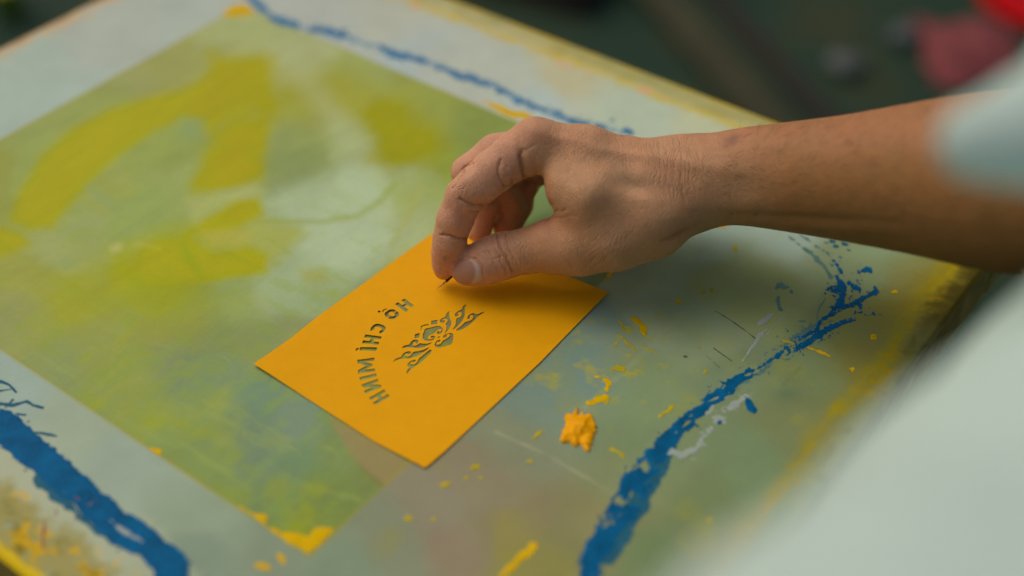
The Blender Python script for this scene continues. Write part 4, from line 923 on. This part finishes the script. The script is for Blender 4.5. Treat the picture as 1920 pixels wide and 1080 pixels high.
def slab(name, p, q, wd, z0, z1, mat, label, cat, group=None):
    p = at(*p, GZ)[:2]; q = at(*q, GZ)[:2]; root = None
    o = beam(p, q, wd, z0, z1, name, mat, None, bev=3); tag(o, label, cat, group); return o
m_olive = material('mossy_board', (.030, .032, .009), .8, var=.4, noise=12)
m_brown = material('dark_board', (.010, .009, .003), .8, var=.3, noise=12)
slab('board', (1180, -60), (1520, 330), 75, GZ, GZ + 22, m_olive, 'mossy olive board on the ground, nearest to the screen frame', 'board')
slab('board', (1290, -60), (1640, 330), 45, GZ, GZ + 10, m_brown, 'nearly black strip of board between mossy board and grey stones', 'board')
slab('board', (700, -140), (1150, -25), 260, GZ, GZ + 60, material('umber_board', (.038, .024, .018), .8, var=.3, noise=12), 'wide brown board at the top edge behind the frame', 'board')
def stone(px, py, r, mat, label, seed):
    c = at(px, py, GZ); V = []; Fc = []; n1, n2 = 14, 20
    for i in range(n1 + 1):
        th = math.pi * i / n1
        for k in range(n2):
            ph = 2 * math.pi * k / n2; d = np.array([math.sin(th) * math.cos(ph), math.sin(th) * math.sin(ph), math.cos(th)])
            rr = r * (1 + .12 * math.sin(3 * ph + seed) * math.sin(th) + .08 * math.sin(5 * th + seed))
            V.append(c + d * rr * np.array([1, 1, .5]) + np.array([0, 0, r * .42]))
    for i in range(n1):
        for k in range(n2): Fc.append((i * n2 + k, (i + 1) * n2 + k, (i + 1) * n2 + (k + 1) % n2, i * n2 + (k + 1) % n2))
    o = mesh_obj('stone', V, Fc, mat); tag(o, label, 'stone', 'stones on the green ground'); return o
m_stone = material('grey_stone', (.08, .095, .095), .8, var=.2, noise=40)
stone(1583, 132, 30, m_stone, 'larger pale grey stone lying alone right of the black board', 1)
stone(1692, 78, 27, m_stone, 'pale grey stone lying closer to the red lid', 4)
# yellow green cup at the far left
def lathe(name, c, prof, mat, parent=None, seg=40):
    V = []; Fc = []
    for (r, z) in prof:
        for k in range(seg):
            a = 2 * math.pi * k / seg; V.append((c[0] + r * math.cos(a), c[1] + r * math.sin(a), c[2] + z))
    for i in range(len(prof) - 1):
        for k in range(seg): Fc.append((i * seg + k, i * seg + (k + 1) % seg, (i + 1) * seg + (k + 1) % seg, (i + 1) * seg + k))
    return mesh_obj(name, V, Fc, mat, parent)
cc = at(22, 26, GZ); cup = empty('paint_pot', tuple(cc / 1000)); tag(cup, 'small yellow green pot on the ground in the far left corner', 'pot')
lathe('pot_body', cc, [(0, 0), (22, 0), (28, 60), (30, 62), (27, 62), (21, 4), (0, 4)], material('pot_green', (.25, .36, .02), .5), cup)
lathe('paint_fill', cc + np.array([0, 0, 50]), [(0, 0), (26.2, 0), (26.2, -3), (0, -3)], material('pot_yellow', (.55, .52, .0), .4), cup)
# red bucket and a faded pink cloth over its near side
bc = at(1988, -2, GZ); bk = empty('plastic_lid', tuple(bc / 1000)); tag(bk, 'bright red plastic lid lying at the far right corner', 'lid')
m_redp = material('red_plastic', (.50, .0, .003), .6, spec=.08)
lathe('lid_disc', bc, [(0, 12), (60, 13), (128, 15), (140, 20), (148, 20), (153, 14), (153, 2), (149, 1), (0, 1)], m_redp, bk)
lathe('lid_knob', bc + np.array([0, 0, 13.5]), [(0, 16), (14, 15), (18, 10), (12, 4), (12, 0)], m_redp, bk)
m_pink = material('faded_rag', (.20, .045, .05), .9, var=.2, noise=20)
nu, nv = 40, 30; RV = []; RF = []
rc = at(1822, 108, GZ)
for i in range(nu):
    for j in range(nv):
        u, v = i / (nu - 1) * 2 - 1, j / (nv - 1) * 2 - 1
        w_ = 1 + .12 * math.sin(4 * u + 1) ; 
        z = 10 + 26 * (1 - u * u) * (1 - v * v) * (1 + .5 * math.sin(7 * u + 3 * v)) + 6 * math.sin(11 * v + 4 * u)
        RV.append(rc + np.array([84 * u * w_ + 10 * math.sin(3 * v), 100 * v + 14 * math.sin(4 * u), max(z, 2)]))
for i in range(nu - 1):
    for j in range(nv - 1): RF.append((i * nv + j, (i + 1) * nv + j, (i + 1) * nv + j + 1, i * nv + j + 1))
rag = mesh_obj('rag', RV, RF, m_pink); sm = rag.modifiers.new('thickness', 'SOLIDIFY'); sm.thickness = .003
tag(rag, 'crumpled faded pink rag on the ground beside the red lid', 'rag')
